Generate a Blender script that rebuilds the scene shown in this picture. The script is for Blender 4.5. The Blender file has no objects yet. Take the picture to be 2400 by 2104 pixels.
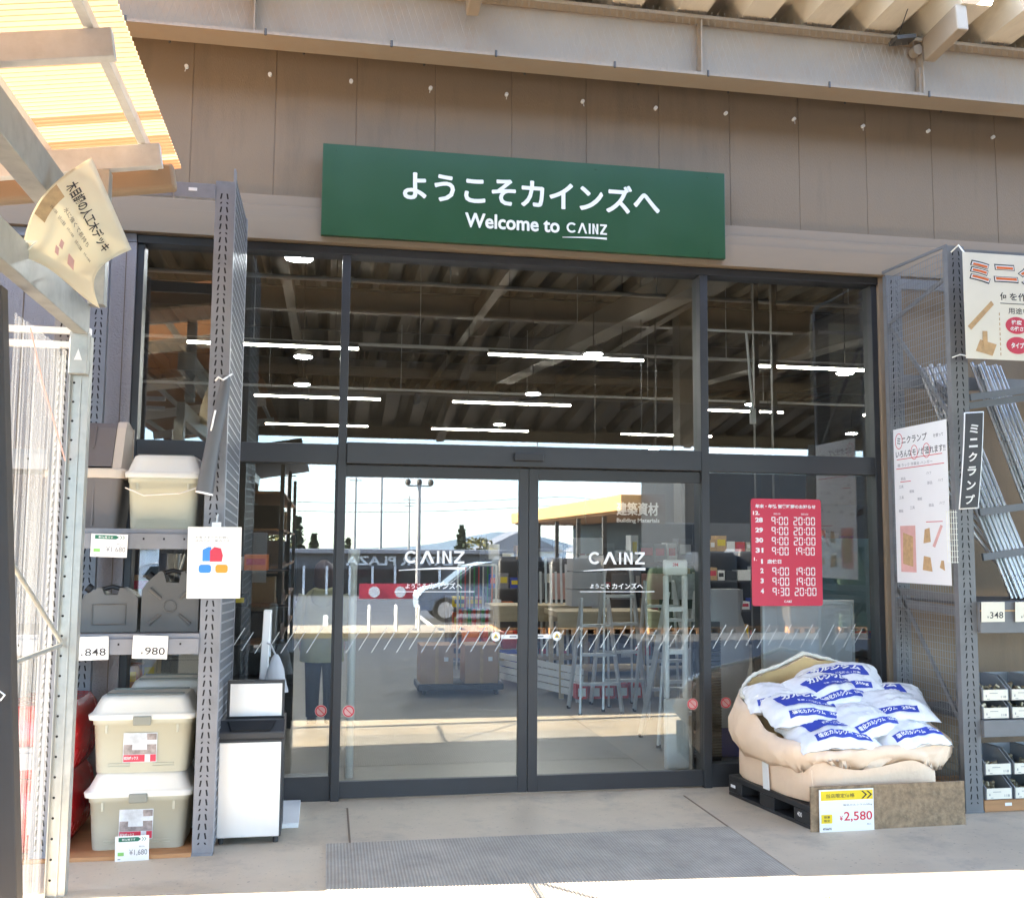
import bpy, bmesh, math, random
from mathutils import Vector, Matrix, noise
R = math.radians
rnd = random.Random(7)
scene = bpy.context.scene
COL = scene.collection

# ---------------------------------------------------------------- camera
F_PX, YAW, PITCH, ROLL = 2390.46, R(10.181), R(5.476), R(0.434)
cam_d = bpy.data.cameras.new('camera')
cam_d.sensor_width = 36.0
cam_d.lens = F_PX / 2400 * 36
cam_d.clip_start, cam_d.clip_end = 0.05, 3000
cam = bpy.data.objects.new('camera', cam_d)
COL.objects.link(cam)
fw = Vector((math.sin(YAW)*math.cos(PITCH), math.cos(YAW)*math.cos(PITCH), math.sin(PITCH)))
r0 = Vector((math.cos(YAW), -math.sin(YAW), 0)); u0 = r0.cross(fw)
rr = math.cos(ROLL)*r0 + math.sin(ROLL)*u0; uu = -math.sin(ROLL)*r0 + math.cos(ROLL)*u0
cam.matrix_world = Matrix(((rr.x, uu.x, -fw.x, -1.4444), (rr.y, uu.y, -fw.y, -7.3056), (rr.z, uu.z, -fw.z, 1.7474), (0, 0, 0, 1)))
scene.camera = cam

# ---------------------------------------------------------------- light
SUN_EL, SUN_DY = R(27), 0.13          # SUN_DY: metres towards the building per metre of height
sd = Vector((-1.0, 0, 0))
a_ = math.asin(SUN_DY*math.tan(SUN_EL))
sun_dir = Vector((-math.cos(SUN_EL)*math.cos(a_), math.cos(SUN_EL)*math.sin(a_), math.sin(SUN_EL)))
sl = bpy.data.lights.new('sun', 'SUN'); sl.energy = 5.0; sl.angle = R(0.5); sl.color = (1, 0.88, 0.70)
so = bpy.data.objects.new('sun', sl); COL.objects.link(so); so.location = (-20, 2, 20)
so.rotation_euler = sun_dir.to_track_quat('Z', 'Y').to_euler()
w = bpy.data.worlds.new('World'); scene.world = w; w.use_nodes = True
nt = w.node_tree; nt.nodes.clear()
N = nt.nodes.new; L = nt.links.new
out = N('ShaderNodeOutputWorld'); bg = N('ShaderNodeBackground'); sky = N('ShaderNodeTexSky')
sky.sky_type = 'NISHITA'; sky.sun_disc = False; sky.sun_elevation = SUN_EL
sky.sun_rotation = math.atan2(sun_dir.x, sun_dir.y)
sky.air_density = 1.0; sky.dust_density = 0.2; sky.ozone_density = 1.2
tc = N('ShaderNodeTexCoord'); mp = N('ShaderNodeMapping'); mp.inputs['Scale'].default_value = (1, 1, 3.2)
nz = N('ShaderNodeTexNoise'); nz.inputs['Scale'].default_value = 2.3; nz.inputs['Detail'].default_value = 7; nz.inputs['Roughness'].default_value = 0.55
rp = N('ShaderNodeValToRGB'); rp.color_ramp.elements[0].position = 0.44; rp.color_ramp.elements[1].position = 0.68
mx = N('ShaderNodeMix'); mx.data_type = 'RGBA'
mx.inputs['B'].default_value = (5.0, 5.3, 5.7, 1)
L(tc.outputs['Generated'], mp.inputs['Vector']); L(mp.outputs[0], nz.inputs['Vector']); L(nz.outputs['Fac'], rp.inputs[0])
tn = N('ShaderNodeMix'); tn.data_type = 'RGBA'; tn.blend_type = 'MULTIPLY'; tn.inputs['Factor'].default_value = 1; tn.inputs['B'].default_value = (0.79, 0.98, 1.20, 1)
L(sky.outputs[0], tn.inputs['A'])
L(rp.outputs[0], mx.inputs['Factor']); L(tn.outputs['Result'], mx.inputs['A']); L(mx.outputs['Result'], bg.inputs['Color'])
bg.inputs['Strength'].default_value = 0.11
L(bg.outputs[0], out.inputs['Surface'])
vs = scene.view_settings
vs.view_transform = 'Standard'; vs.look = 'None'; vs.gamma = 1.0; vs.exposure = 3.8; vs.use_curve_mapping = False
scene.cycles.max_bounces = 10; scene.cycles.diffuse_bounces = 5; scene.cycles.glossy_bounces = 5
scene.cycles.transparent_max_bounces = 24; scene.cycles.transmission_bounces = 8
scene.cycles.sample_clamp_indirect = 8.0

# ---------------------------------------------------------------- materials
def _mat(name):
    m = bpy.data.materials.new(name); m.use_nodes = True
    t = m.node_tree
    return m, t, t.nodes['Principled BSDF'], t.nodes['Material Output']
def mat(name, col, rough=0.6, metal=0.0, var=0.12, scale=6.0, bump=0.0, bscale=60.0, stretch=(1, 1, 1), spec=0.5, dirt=None, trans=0.0, rvar=0.12, speck=None):
    """procedural surface: two-scale colour variation, roughness variation and fine bump"""
    m, t, p, o = _mat(name)
    N, L = t.nodes.new, t.links.new
    tc = N('ShaderNodeTexCoord'); mp = N('ShaderNodeMapping'); mp.inputs['Scale'].default_value = stretch
    L(tc.outputs['Object'], mp.inputs['Vector'])
    n1 = N('ShaderNodeTexNoise'); n1.inputs['Scale'].default_value = scale; n1.inputs['Detail'].default_value = 6; n1.inputs['Roughness'].default_value = 0.6
    L(mp.outputs[0], n1.inputs['Vector'])
    mr = N('ShaderNodeMapRange'); mr.inputs['From Min'].default_value = 0.25; mr.inputs['From Max'].default_value = 0.75
    mr.inputs['To Min'].default_value = 1 - var; mr.inputs['To Max'].default_value = 1 + var
    L(n1.outputs['Fac'], mr.inputs['Value'])
    hs = N('ShaderNodeMix'); hs.data_type = 'RGBA'; hs.blend_type = 'MULTIPLY'; hs.inputs['Factor'].default_value = 1
    hs.inputs['A'].default_value = (*col, 1)
    L(mr.outputs[0], hs.inputs['B'])
    cur = hs.outputs['Result']
    if dirt:
        n2 = N('ShaderNodeTexNoise'); n2.inputs['Scale'].default_value = dirt[1]; n2.inputs['Detail'].default_value = 8; n2.inputs['Roughness'].default_value = 0.7
        L(mp.outputs[0], n2.inputs['Vector'])
        r2 = N('ShaderNodeValToRGB'); r2.color_ramp.elements[0].position = 0.52; r2.color_ramp.elements[1].position = 0.72
        r2.color_ramp.elements[1].color = (dirt[2],)*3 + (1,)
        L(n2.outputs['Fac'], r2.inputs[0])
        d = N('ShaderNodeMix'); d.data_type = 'RGBA'; L(r2.outputs[0], d.inputs['Factor']); L(cur, d.inputs['A']); d.inputs['B'].default_value = (*dirt[0], 1)
        cur = d.outputs['Result']
    if speck:
        n4 = N('ShaderNodeTexNoise'); n4.inputs['Scale'].default_value = speck[1]; n4.inputs['Detail'].default_value = 2
        L(mp.outputs[0], n4.inputs['Vector'])
        r4 = N('ShaderNodeValToRGB'); r4.color_ramp.elements[0].position = speck[2]; r4.color_ramp.elements[1].position = speck[2]+0.1; r4.color_ramp.elements[1].color = (0.6, 0.6, 0.6, 1)
        L(n4.outputs['Fac'], r4.inputs[0])
        d4 = N('ShaderNodeMix'); d4.data_type = 'RGBA'; L(r4.outputs[0], d4.inputs['Factor']); L(cur, d4.inputs['A']); d4.inputs['B'].default_value = (*speck[0], 1)
        cur = d4.outputs['Result']
    L(cur, p.inputs['Base Color'])
    rm = N('ShaderNodeMapRange'); rm.inputs['To Min'].default_value = max(0, rough - rvar); rm.inputs['To Max'].default_value = min(1, rough + rvar)
    L(n1.outputs['Fac'], rm.inputs['Value']); L(rm.outputs[0], p.inputs['Roughness'])
    p.inputs['Metallic'].default_value = metal
    p.inputs['Specular IOR Level'].default_value = spec
    if trans: p.inputs['Transmission Weight'].default_value = trans
    if bump:
        n3 = N('ShaderNodeTexNoise'); n3.inputs['Scale'].default_value = bscale; n3.inputs['Detail'].default_value = 3
        L(mp.outputs[0], n3.inputs['Vector'])
        b = N('ShaderNodeBump'); b.inputs['Strength'].default_value = bump; b.inputs['Distance'].default_value = 0.01
        L(n3.outputs['Fac'], b.inputs['Height']); L(b.outputs[0], p.inputs['Normal'])
    return m
def emit(name, col, s):
    m, t, p, o = _mat(name)
    t.nodes.remove(p); e = t.nodes.new('ShaderNodeEmission'); e.inputs[0].default_value = (*col, 1); e.inputs[1].default_value = s
    t.links.new(e.outputs[0], o.inputs[0]); return m
def glass(name, tint, base, k=1.0, rough=0.0):
    """one face of a pane: clear transmission plus mirror reflection that grows with angle"""
    m, t, p, o = _mat(name); N, L = t.nodes.new, t.links.new
    t.nodes.remove(p)
    tr = N('ShaderNodeBsdfTransparent'); tr.inputs[0].default_value = (*tint, 1)
    gl = N('ShaderNodeBsdfGlossy'); gl.inputs['Roughness'].default_value = rough; gl.inputs[0].default_value = (0.97, 0.99, 1, 1)
    fr = N('ShaderNodeFresnel'); fr.inputs[0].default_value = 1.5
    ad = N('ShaderNodeMath'); ad.operation = 'MULTIPLY_ADD'; ad.inputs[1].default_value = k; ad.inputs[2].default_value = base; ad.use_clamp = True
    mix = N('ShaderNodeMixShader')
    L(fr.outputs[0], ad.inputs[0]); L(ad.outputs[0], mix.inputs[0]); L(tr.outputs[0], mix.inputs[1]); L(gl.outputs[0], mix.inputs[2])
    L(mix.outputs[0], o.inputs[0]); return m
def film(name, col, alpha, rough=0.3, translucent=0.5, streak=None):
    """clear or milky plastic sheet: lets part of the light straight through, scatters part of it"""
    m, t, p, o = _mat(name); N, L = t.nodes.new, t.links.new
    tr = N('ShaderNodeBsdfTransparent'); tr.inputs[0].default_value = (*[min(1, c*0.3+0.7) for c in col], 1)
    tl = N('ShaderNodeBsdfTranslucent'); tl.inputs[0].default_value = (*col, 1)
    p.inputs['Base Color'].default_value = (*col, 1); p.inputs['Roughness'].default_value = rough
    m1 = N('ShaderNodeMixShader'); m1.inputs[0].default_value = translucent
    m2 = N('ShaderNodeMixShader'); m2.inputs[0].default_value = alpha
    if streak:      # opacity streaks stand in for light caught unevenly on ribs
        tc = N('ShaderNodeTexCoord'); mp = N('ShaderNodeMapping'); mp.inputs['Scale'].default_value = streak
        nz = N('ShaderNodeTexNoise'); nz.inputs['Scale'].default_value = 1.0; nz.inputs['Detail'].default_value = 2
        mr = N('ShaderNodeMapRange'); mr.inputs['From Min'].default_value = 0.38; mr.inputs['From Max'].default_value = 0.66; mr.inputs['To Min'].default_value = 0.03; mr.inputs['To Max'].default_value = alpha
        L(tc.outputs['Object'], mp.inputs[0]); L(mp.outputs[0], nz.inputs['Vector']); L(nz.outputs['Fac'], mr.inputs['Value']); L(mr.outputs[0], m2.inputs[0])
    L(p.outputs[0], m1.inputs[1]); L(tl.outputs[0], m1.inputs[2]); L(tr.outputs[0], m2.inputs[1]); L(m1.outputs[0], m2.inputs[2])
    L(m2.outputs[0], o.inputs[0]); return m
def stripes(name, c1, c2, scale, axis='X', rough=0.8, bump=0.6):
    m, t, p, o = _mat(name); N, L = t.nodes.new, t.links.new
    tc = N('ShaderNodeTexCoord'); wv = N('ShaderNodeTexWave'); wv.bands_direction = axis; wv.inputs['Scale'].default_value = scale
    L(tc.outputs['Object'], wv.inputs['Vector'])
    rp = N('ShaderNodeValToRGB'); rp.color_ramp.elements[0].color = (*c1, 1); rp.color_ramp.elements[1].color = (*c2, 1)
    nz = N('ShaderNodeTexNoise'); nz.inputs['Scale'].default_value = 3.5; nz.inputs['Detail'].default_value = 8; nz.inputs['Roughness'].default_value = 0.7
    mr = N('ShaderNodeMapRange'); mr.inputs['From Min'].default_value = 0.3; mr.inputs['From Max'].default_value = 0.7; mr.inputs['To Min'].default_value = 0.72; mr.inputs['To Max'].default_value = 1.12
    ml = N('ShaderNodeMix'); ml.data_type = 'RGBA'; ml.blend_type = 'MULTIPLY'; ml.inputs['Factor'].default_value = 1
    L(tc.outputs['Object'], nz.inputs['Vector']); L(nz.outputs['Fac'], mr.inputs['Value']); L(wv.outputs['Fac'], rp.inputs[0]); L(rp.outputs[0], ml.inputs['A']); L(mr.outputs[0], ml.inputs['B']); L(ml.outputs['Result'], p.inputs['Base Color']); p.inputs['Roughness'].default_value = rough
    b = N('ShaderNodeBump'); b.inputs['Strength'].default_value = bump; b.inputs['Distance'].default_value = 0.01
    L(wv.outputs['Fac'], b.inputs['Height']); L(b.outputs[0], p.inputs['Normal']); return m

M = {}
M['concrete'] = mat('concrete_paving', (0.54, 0.45, 0.335), 0.62, var=0.14, scale=1.6, bump=0.14, bscale=90, dirt=((0.27, 0.245, 0.21), 2.6, 0.6), speck=((0.16, 0.145, 0.125), 38, 0.65))
M['store_floor'] = mat('polished_concrete', (0.20, 0.19, 0.17), 0.4, var=0.12, scale=1.2, dirt=((0.2, 0.19, 0.18), 2.2, 0.4))
M['asphalt'] = mat('asphalt', (0.085, 0.088, 0.095), 0.6, var=0.3, scale=2.0, bump=0.5, bscale=120)
M['wall'] = mat('wall_panel_paint', (0.240, 0.172, 0.108), 0.75, var=0.06, scale=1.5, bump=0.35, bscale=140, dirt=((0.14, 0.105, 0.075), 1.5, 0.55), stretch=(2.0, 1, 0.35))
M['stucco'] = mat('rough_render', (0.36, 0.33, 0.325), 0.9, var=0.06, scale=3, bump=0.9, bscale=85)
M['cornice'] = mat('beige_flashing', (0.275, 0.203, 0.134), 0.55, var=0.06, scale=2, stretch=(0.3, 3, 3))
M['groove'] = mat('panel_joint', (0.19, 0.14, 0.10), 0.9, var=0.1)
M['steel_beige'] = mat('painted_steel_beam', (0.34, 0.265, 0.185), 0.6, var=0.07, scale=3, bump=0.1, bscale=200, dirt=((0.36, 0.22, 0.12), 5.0, 0.45))
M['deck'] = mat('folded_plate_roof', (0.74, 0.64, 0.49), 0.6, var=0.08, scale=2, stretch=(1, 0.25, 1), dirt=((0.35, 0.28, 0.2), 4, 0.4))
M['dim_roof'] = mat('shaded_roof_sheet', (0.22, 0.185, 0.14), 0.6, var=0.1, scale=2)  # darker copy of the deck colour, shade put in to dim its reflection
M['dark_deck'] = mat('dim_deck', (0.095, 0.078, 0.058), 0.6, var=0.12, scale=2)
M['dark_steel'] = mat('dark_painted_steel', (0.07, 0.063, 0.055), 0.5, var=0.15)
M['frame'] = mat('charcoal_aluminium', (0.030, 0.031, 0.034), 0.45, metal=0.0, var=0.1, scale=4)
M['frame_side'] = mat('charcoal_reveal', (0.045, 0.05, 0.06), 0.5, var=0.1)
M['glass'] = glass('shop_glass', (0.93, 0.955, 0.95), 0.055, 1.0)
M['decal'] = mat('white_vinyl', (0.85, 0.85, 0.85), 0.5, var=0.02)
M['decal_thin'] = film('frosted_vinyl', (0.85, 0.86, 0.86), 0.8, 0.5, 0.3)
M['green'] = mat('green_board', (0.020, 0.075, 0.030), 0.33, var=0.05, scale=2)
M['cream'] = mat('cream_letter', (0.88, 0.86, 0.76), 0.5, var=0.02)
M['rack'] = mat('grey_rack_paint', (0.225, 0.228, 0.25), 0.45, var=0.08, scale=6, dirt=((0.10, 0.10, 0.10), 8, 0.35))
M['rack_dark'] = mat('dark_rack_paint', (0.11, 0.112, 0.12), 0.5, var=0.1)
M['rack_r'] = mat('dark_grey_rack_paint', (0.165, 0.167, 0.17), 0.5, var=0.1, scale=6, dirt=((0.08, 0.08, 0.08), 8, 0.35))
M['mesh'] = mat('grey_wire', (0.22, 0.22, 0.22), 0.5)
M['slot'] = mat('punched_slot', (0.012, 0.012, 0.013), 0.9, var=0.05)
M['galv'] = mat('galvanised_steel', (0.40, 0.40, 0.375), 0.42, metal=0.55, var=0.2, scale=14, dirt=((0.35, 0.33, 0.29), 7, 0.5))
M['galv_pale'] = mat('pale_galvanised', (0.62, 0.61, 0.58), 0.55, var=0.12, scale=10, dirt=((0.42, 0.40, 0.35), 7, 0.4))
M['pipe'] = mat('zinc_pipe', (0.62, 0.62, 0.62), 0.28, metal=0.85, var=0.15, scale=5, stretch=(1, 1, 0.2))
M['alu'] = mat('aluminium', (0.74, 0.75, 0.76), 0.38, metal=0.45, var=0.1)
M['steel_lin'] = mat('brushed_stainless', (0.78, 0.77, 0.75), 0.42, metal=0.55, var=0.05, scale=4, stretch=(1, 1, 0.1))
M['black'] = mat('black_plastic', (0.022, 0.022, 0.024), 0.5, var=0.12)
M['dark_plastic'] = mat('charcoal_plastic', (0.055, 0.055, 0.06), 0.45, var=0.08)
M['brown_post'] = mat('brown_post_paint', (0.05, 0.04, 0.034), 0.6, var=0.15, scale=5)
M['white'] = mat('white_paint', (0.84, 0.84, 0.83), 0.5, var=0.04)
M['paper'] = mat('white_paper', (0.84, 0.84, 0.83), 0.8, var=0.02)
M['cream_paper'] = mat('cream_card', (0.80, 0.76, 0.64), 0.8, var=0.03)
M['ink'] = mat('dark_ink', (0.035, 0.035, 0.04), 0.8, var=0.05)
M['grey_ink'] = mat('pale_grey_ink', (0.22, 0.22, 0.24), 0.8, var=0.05)
M['red_ink'] = mat('red_ink', (0.62, 0.03, 0.05), 0.7, var=0.04)
M['blue_ink'] = mat('blue_ink', (0.03, 0.06, 0.42), 0.7, var=0.06)
M['poster_red'] = mat('crimson_sheet', (0.60, 0.045, 0.085), 0.55, var=0.04)
M['tag_green'] = mat('green_ink', (0.02, 0.16, 0.10), 0.7, var=0.03)
M['lime'] = mat('lime_ink', (0.25, 0.55, 0.15), 0.7, var=0.03)
M['yellow'] = mat('yellow_ink', (0.82, 0.62, 0.02), 0.7, var=0.03)
M['orange'] = mat('orange_ink', (0.85, 0.32, 0.04), 0.7, var=0.03)
M['azure'] = mat('azure_ink', (0.05, 0.25, 0.70), 0.7, var=0.03)
M['pink'] = mat('faded_pink_ink', (0.72, 0.42, 0.38), 0.8, var=0.15)
M['tan_ink'] = mat('tan_ink', (0.55, 0.36, 0.18), 0.8, var=0.2, scale=30)
M['khaki'] = mat('khaki_plastic', (0.50, 0.495, 0.40), 0.5, var=0.04, scale=3)
M['ivory'] = mat('ivory_plastic', (0.78, 0.77, 0.71), 0.45, var=0.03, scale=3)
M['taupe'] = mat('taupe_plastic', (0.15, 0.13, 0.125), 0.5, var=0.05)
M['beige_lid'] = mat('beige_plastic', (0.62, 0.52, 0.42), 0.5, var=0.04)
M['clasp'] = mat('grey_clasp', (0.24, 0.25, 0.22), 0.5, var=0.05)
M['jerry'] = mat('grey_jerry_plastic', (0.105, 0.103, 0.10), 0.42, var=0.08)
M['wood'] = mat('bare_plywood', (0.45, 0.23, 0.10), 0.7, var=0.2, scale=4, stretch=(0.4, 4, 6))
M['pale_wood'] = mat('pale_wood', (0.55, 0.44, 0.28), 0.7, var=0.15, scale=4, stretch=(0.4, 4, 6))
M['osb'] = mat('strand_board', (0.27, 0.19, 0.115), 0.8, var=0.5, scale=22, bump=0.4, bscale=40, dirt=((0.36, 0.27, 0.17), 26, 0.8))
M['bagcloth'] = mat('peach_woven_cloth', (0.86, 0.655, 0.48), 0.85, var=0.06, scale=4, bump=0.6, bscale=17)
M['bag_tan'] = mat('tan_woven_lining', (0.62, 0.44, 0.20), 0.8, var=0.10, scale=5, bump=0.2, bscale=150)
M['sack'] = mat('white_sack_film', (0.86, 0.86, 0.87), 0.26, var=0.05, scale=6, bump=0.9, bscale=11)
M['red_sack'] = mat('red_film', (0.52, 0.012, 0.016), 0.25, var=0.15, scale=5, bump=0.5, bscale=14)
M['carton'] = mat('cardboard', (0.48, 0.31, 0.18), 0.85, var=0.08, scale=3)
M['grey_sheet'] = mat('milky_grey_board', (0.60, 0.60, 0.64), 0.35, var=0.10, scale=2.5)
M['tarp'] = mat('pale_blue_sheet', (0.22, 0.46, 0.60), 0.5, var=0.1, scale=3)
M['frost'] = film('milky_sheet', (0.62, 0.64, 0.68), 0.88, 0.4, 0.3)
M['poly'] = film('clear_corrugated_sheet', (0.74, 0.75, 0.76), 0.24, 0.12, 0.2, streak=(1, 42, 0.35))
M['poly_roof'] = film('amber_corrugated_sheet', (0.66, 0.52, 0.32), 0.80, 0.2, 0.24)
M['poly_rib'] = film('amber_sheet_overlap', (0.42, 0.20, 0.10), 0.92, 0.25, 0.2)
M['poster_film'] = film('backlit_paper', (0.85, 0.80, 0.66), 1.0, 0.7, 0.5)
M['lamp'] = emit('led_tube', (1.0, 0.93, 0.80), 8.0)
M['lamp_cool'] = emit('led_disc', (0.95, 0.96, 1.0), 22.0)
M['mat'] = stripes('ribbed_mat', (0.34, 0.305, 0.26), (0.47, 0.42, 0.35), 17.0, bump=0.3)
M['skin'] = mat('skin', (0.62, 0.40, 0.30), 0.5, var=0.04)
M['hair'] = mat('brown_hair', (0.12, 0.06, 0.035), 0.5, var=0.25, scale=30, stretch=(3, 3, 0.4))
M['olive'] = mat('olive_cloth', (0.40, 0.37, 0.19), 0.9, var=0.08, scale=8, bump=0.3, bscale=20)
M['navy_cloth'] = mat('dark_trousers', (0.02, 0.02, 0.025), 0.9, var=0.1)
M['purple'] = mat('purple_plastic', (0.13, 0.04, 0.30), 0.5)
M['red_plastic'] = mat('red_plastic', (0.60, 0.05, 0.03), 0.45)
M['orange_plastic'] = mat('orange_plastic', (0.75, 0.16, 0.03), 0.45)
M['green_plastic'] = mat('green_plastic', (0.05, 0.28, 0.06), 0.5)
M['blue_plastic'] = mat('blue_plastic', (0.03, 0.06, 0.40), 0.45)
M['net'] = mat('pale_net_cord', (0.30, 0.26, 0.21), 0.8)
M['navy_roof'] = mat('sheet_metal_grey', (0.11, 0.115, 0.125), 0.5)
M['orange_eave'] = mat('ochre_eave', (0.60, 0.34, 0.13), 0.6)
M['car_paint'] = mat('silver_blue_paint', (0.36, 0.43, 0.52), 0.22, metal=0.0, var=0.02)
M['car_glass'] = mat('car_window', (0.02, 0.03, 0.035), 0.06, var=0.02, rvar=0.02)
M['tyre'] = mat('tyre_rubber', (0.02, 0.02, 0.02), 0.85)
M['leaf_a'] = mat('olive_leaf', (0.12, 0.11, 0.03), 0.8, var=0.4, scale=1.5)
M['leaf_b'] = mat('dark_leaf', (0.025, 0.045, 0.025), 0.8, var=0.4, scale=1.5)
M['bark'] = mat('bark', (0.10, 0.075, 0.055), 0.9, var=0.2)
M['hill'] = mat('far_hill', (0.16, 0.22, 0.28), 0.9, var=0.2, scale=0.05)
M['pole'] = mat('concrete_pole', (0.33, 0.33, 0.33), 0.8)
M['bin_grey'] = mat('grey_parts_bin', (0.27, 0.285, 0.30), 0.45, var=0.06)
M['brass'] = mat('zinc_fitting', (0.50, 0.42, 0.28), 0.4, metal=0.7, var=0.3, scale=40)
M['photo'] = mat('printed_photo', (0.30, 0.26, 0.25), 0.6, var=0.9, scale=14)
M['sky_print'] = mat('printed_pale', (0.62, 0.66, 0.70), 0.6, var=0.35, scale=12)
M['brown_sign'] = mat('brown_sign_board', (0.06, 0.035, 0.022), 0.5, var=0.35, scale=3)

# ---------------------------------------------------------------- mesh helpers
def root_loc(o):
    v = Vector((0, 0, 0))
    while o: v += o.location; o = o.parent
    return v
class MB:
    def __init__(s): s.v = []; s.f = []; s.mi = []; s.sm = []; s.m = 0; s.smooth = False
    def add(s, vs, fs):
        b = len(s.v); s.v += [Vector(p) for p in vs]
        for f in fs: s.f.append([b+i for i in f]); s.mi.append(s.m); s.sm.append(s.smooth)
        return s
    def mat(s, i): s.m = i; return s
    def box(s, x0, y0, z0, x1, y1, z1):
        return s.add([(x0,y0,z0),(x1,y0,z0),(x1,y1,z0),(x0,y1,z0),(x0,y0,z1),(x1,y0,z1),(x1,y1,z1),(x0,y1,z1)],
                     [(3,2,1,0),(4,5,6,7),(0,1,5,4),(1,2,6,5),(2,3,7,6),(3,0,4,7)])
    def bar(s, p, q, w, h, up=(0, 0, 1)):
        p, q = Vector(p), Vector(q); d = (q-p).normalized(); up = Vector(up)
        if abs(d.dot(up)) > 0.99: up = Vector((0, 1, 0))
        r = d.cross(up).normalized()*w/2; u = r.cross(d).normalized()*h/2
        vs = [p-r-u, p+r-u, p+r+u, p-r+u, q-r-u, q+r-u, q+r+u, q-r+u]
        return s.add(vs, [(0,1,2,3),(7,6,5,4),(4,5,1,0),(5,6,2,1),(6,7,3,2),(7,4,0,3)])
    def tube(s, pts, r, n=10, cap=True):
        pts = [Vector(p) for p in pts]; rs = r if isinstance(r, (list, tuple)) else [r]*len(pts)
        rings = []; prev = None
        for i, p in enumerate(pts):
            d = (pts[min(i+1, len(pts)-1)] - pts[max(i-1, 0)]).normalized()
            up = prev if prev else (Vector((0, 0, 1)) if abs(d.z) < 0.9 else Vector((0, 1, 0)))
            a = d.cross(up).normalized(); b = a.cross(d).normalized(); prev = b
            rings.append([p + (a*math.cos(2*math.pi*k/n) + b*math.sin(2*math.pi*k/n))*rs[i] for k in range(n)])
        old = s.smooth; s.smooth = n > 6
        vs = [v for ring in rings for v in ring]; fs = []
        for i in range(len(pts)-1):
            for k in range(n): fs.append((i*n+k, i*n+(k+1) % n, (i+1)*n+(k+1) % n, (i+1)*n+k))
        s.add(vs, fs); s.smooth = False
        if cap:
            s.add(rings[0], [tuple(range(n))[::-1]]); s.add(rings[-1], [tuple(range(n))])
        s.smooth = old; return s
    def loft(s, rings, cap0=True, cap1=True, closed=True, smooth=True):
        n = len(rings[0]); vs = [v for r in rings for v in r]; fs = []
        for i in range(len(rings)-1):
            for k in range(n if closed else n-1): fs.append((i*n+k, i*n+(k+1) % n, (i+1)*n+(k+1) % n, (i+1)*n+k))
        old = s.smooth; s.smooth = smooth
        s.add(vs, fs); s.smooth = False
        if cap0: s.add(rings[0], [tuple(range(n))[::-1]])
        if cap1: s.add(rings[-1], [tuple(range(n))])
        s.smooth = old; return s
    def grid(s, fn, nu, nv, smooth=True):
        vs = [fn(i/nu, j/nv) for j in range(nv+1) for i in range(nu+1)]
        fs = [(j*(nu+1)+i, j*(nu+1)+i+1, (j+1)*(nu+1)+i+1, (j+1)*(nu+1)+i) for j in range(nv) for i in range(nu)]
        old = s.smooth; s.smooth = smooth; s.add(vs, fs); s.smooth = old; return s
    def prism(s, poly, fn0, fn1):
        n = len(poly); a = [fn0(*p) for p in poly]; b = [fn1(*p) for p in poly]
        s.add(a + b, [(i, (i+1) % n, n+(i+1) % n, n+i) for i in range(n)])
        s.add(a, [tuple(range(n))[::-1]]); s.add(b, [tuple(range(n))]); return s
    def disc(s, c, r, ax, h, n=20):
        c = Vector(c); ax = Vector(ax).normalized(); return s.tube([c, c+ax*h], r, n)
    def ball(s, c, r, n=10, m=6):
        rx, ry, rz = r if isinstance(r, (tuple, list)) else (r, r, r)
        rings = [[(c[0]+rx*math.sin(math.pi*j/m)*math.cos(2*math.pi*k/n), c[1]+ry*math.sin(math.pi*j/m)*math.sin(2*math.pi*k/n), c[2]-rz*math.cos(math.pi*j/m)) for k in range(n)] for j in range(1, m)]
        s.loft(rings); return s
    def build(s, name, mats, parent=None, loc=None, bevel=0.0, solid=0.0, subd=0, recalc=True):
        if not isinstance(mats, (list, tuple)): mats = [mats]
        if parent: o0 = root_loc(parent)
        elif loc is not None: o0 = Vector(loc)
        else:
            xs = [v.x for v in s.v]; ys = [v.y for v in s.v]; zs = [v.z for v in s.v]
            o0 = Vector(((min(xs)+max(xs))/2, (min(ys)+max(ys))/2, min(zs)))
        me = bpy.data.meshes.new(name)
        me.from_pydata([tuple(v-o0) for v in s.v], [], s.f); me.update()
        for m in mats: me.materials.append(m)
        for p, i, sm in zip(me.polygons, s.mi, s.sm): p.material_index = i; p.use_smooth = sm
        if recalc:
            bm = bmesh.new(); bm.from_mesh(me); bmesh.ops.recalc_face_normals(bm, faces=bm.faces); bm.to_mesh(me); bm.free()
        o = bpy.data.objects.new(name, me); COL.objects.link(o)
        if parent: o.parent = parent
        else: o.location = o0
        if bevel:
            b = o.modifiers.new('bevel', 'BEVEL'); b.width = bevel; b.segments = 2; b.limit_method = 'ANGLE'; b.angle_limit = R(40)
        if solid:
            b = o.modifiers.new('thickness', 'SOLIDIFY'); b.thickness = solid; b.offset = 0
        if subd:
            b = o.modifiers.new('smooth', 'SUBSURF'); b.levels = subd; b.render_levels = subd
        return o
def tag(o, label=None, cat=None, group=None, kind=None):
    if label: o['label'] = label
    if cat: o['category'] = cat
    if group: o['group'] = group
    if kind: o['kind'] = kind
    return o
def thing(name, loc, label, cat, group=None):
    o = bpy.data.objects.new(name, None); o.empty_display_size = 0.1; COL.objects.link(o); o.location = loc
    return tag(o, label, cat, group)
def copy_tree(o, loc=None, label=None, rz=None, parent=None):
    c = o.copy(); COL.objects.link(c)
    if parent: c.parent = parent
    for ch in list(o.children): copy_tree(ch, parent=c)
    if loc is not None: c.location = loc
    if rz is not None: c.rotation_euler.z = rz
    if label: c['label'] = label
    return c
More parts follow.
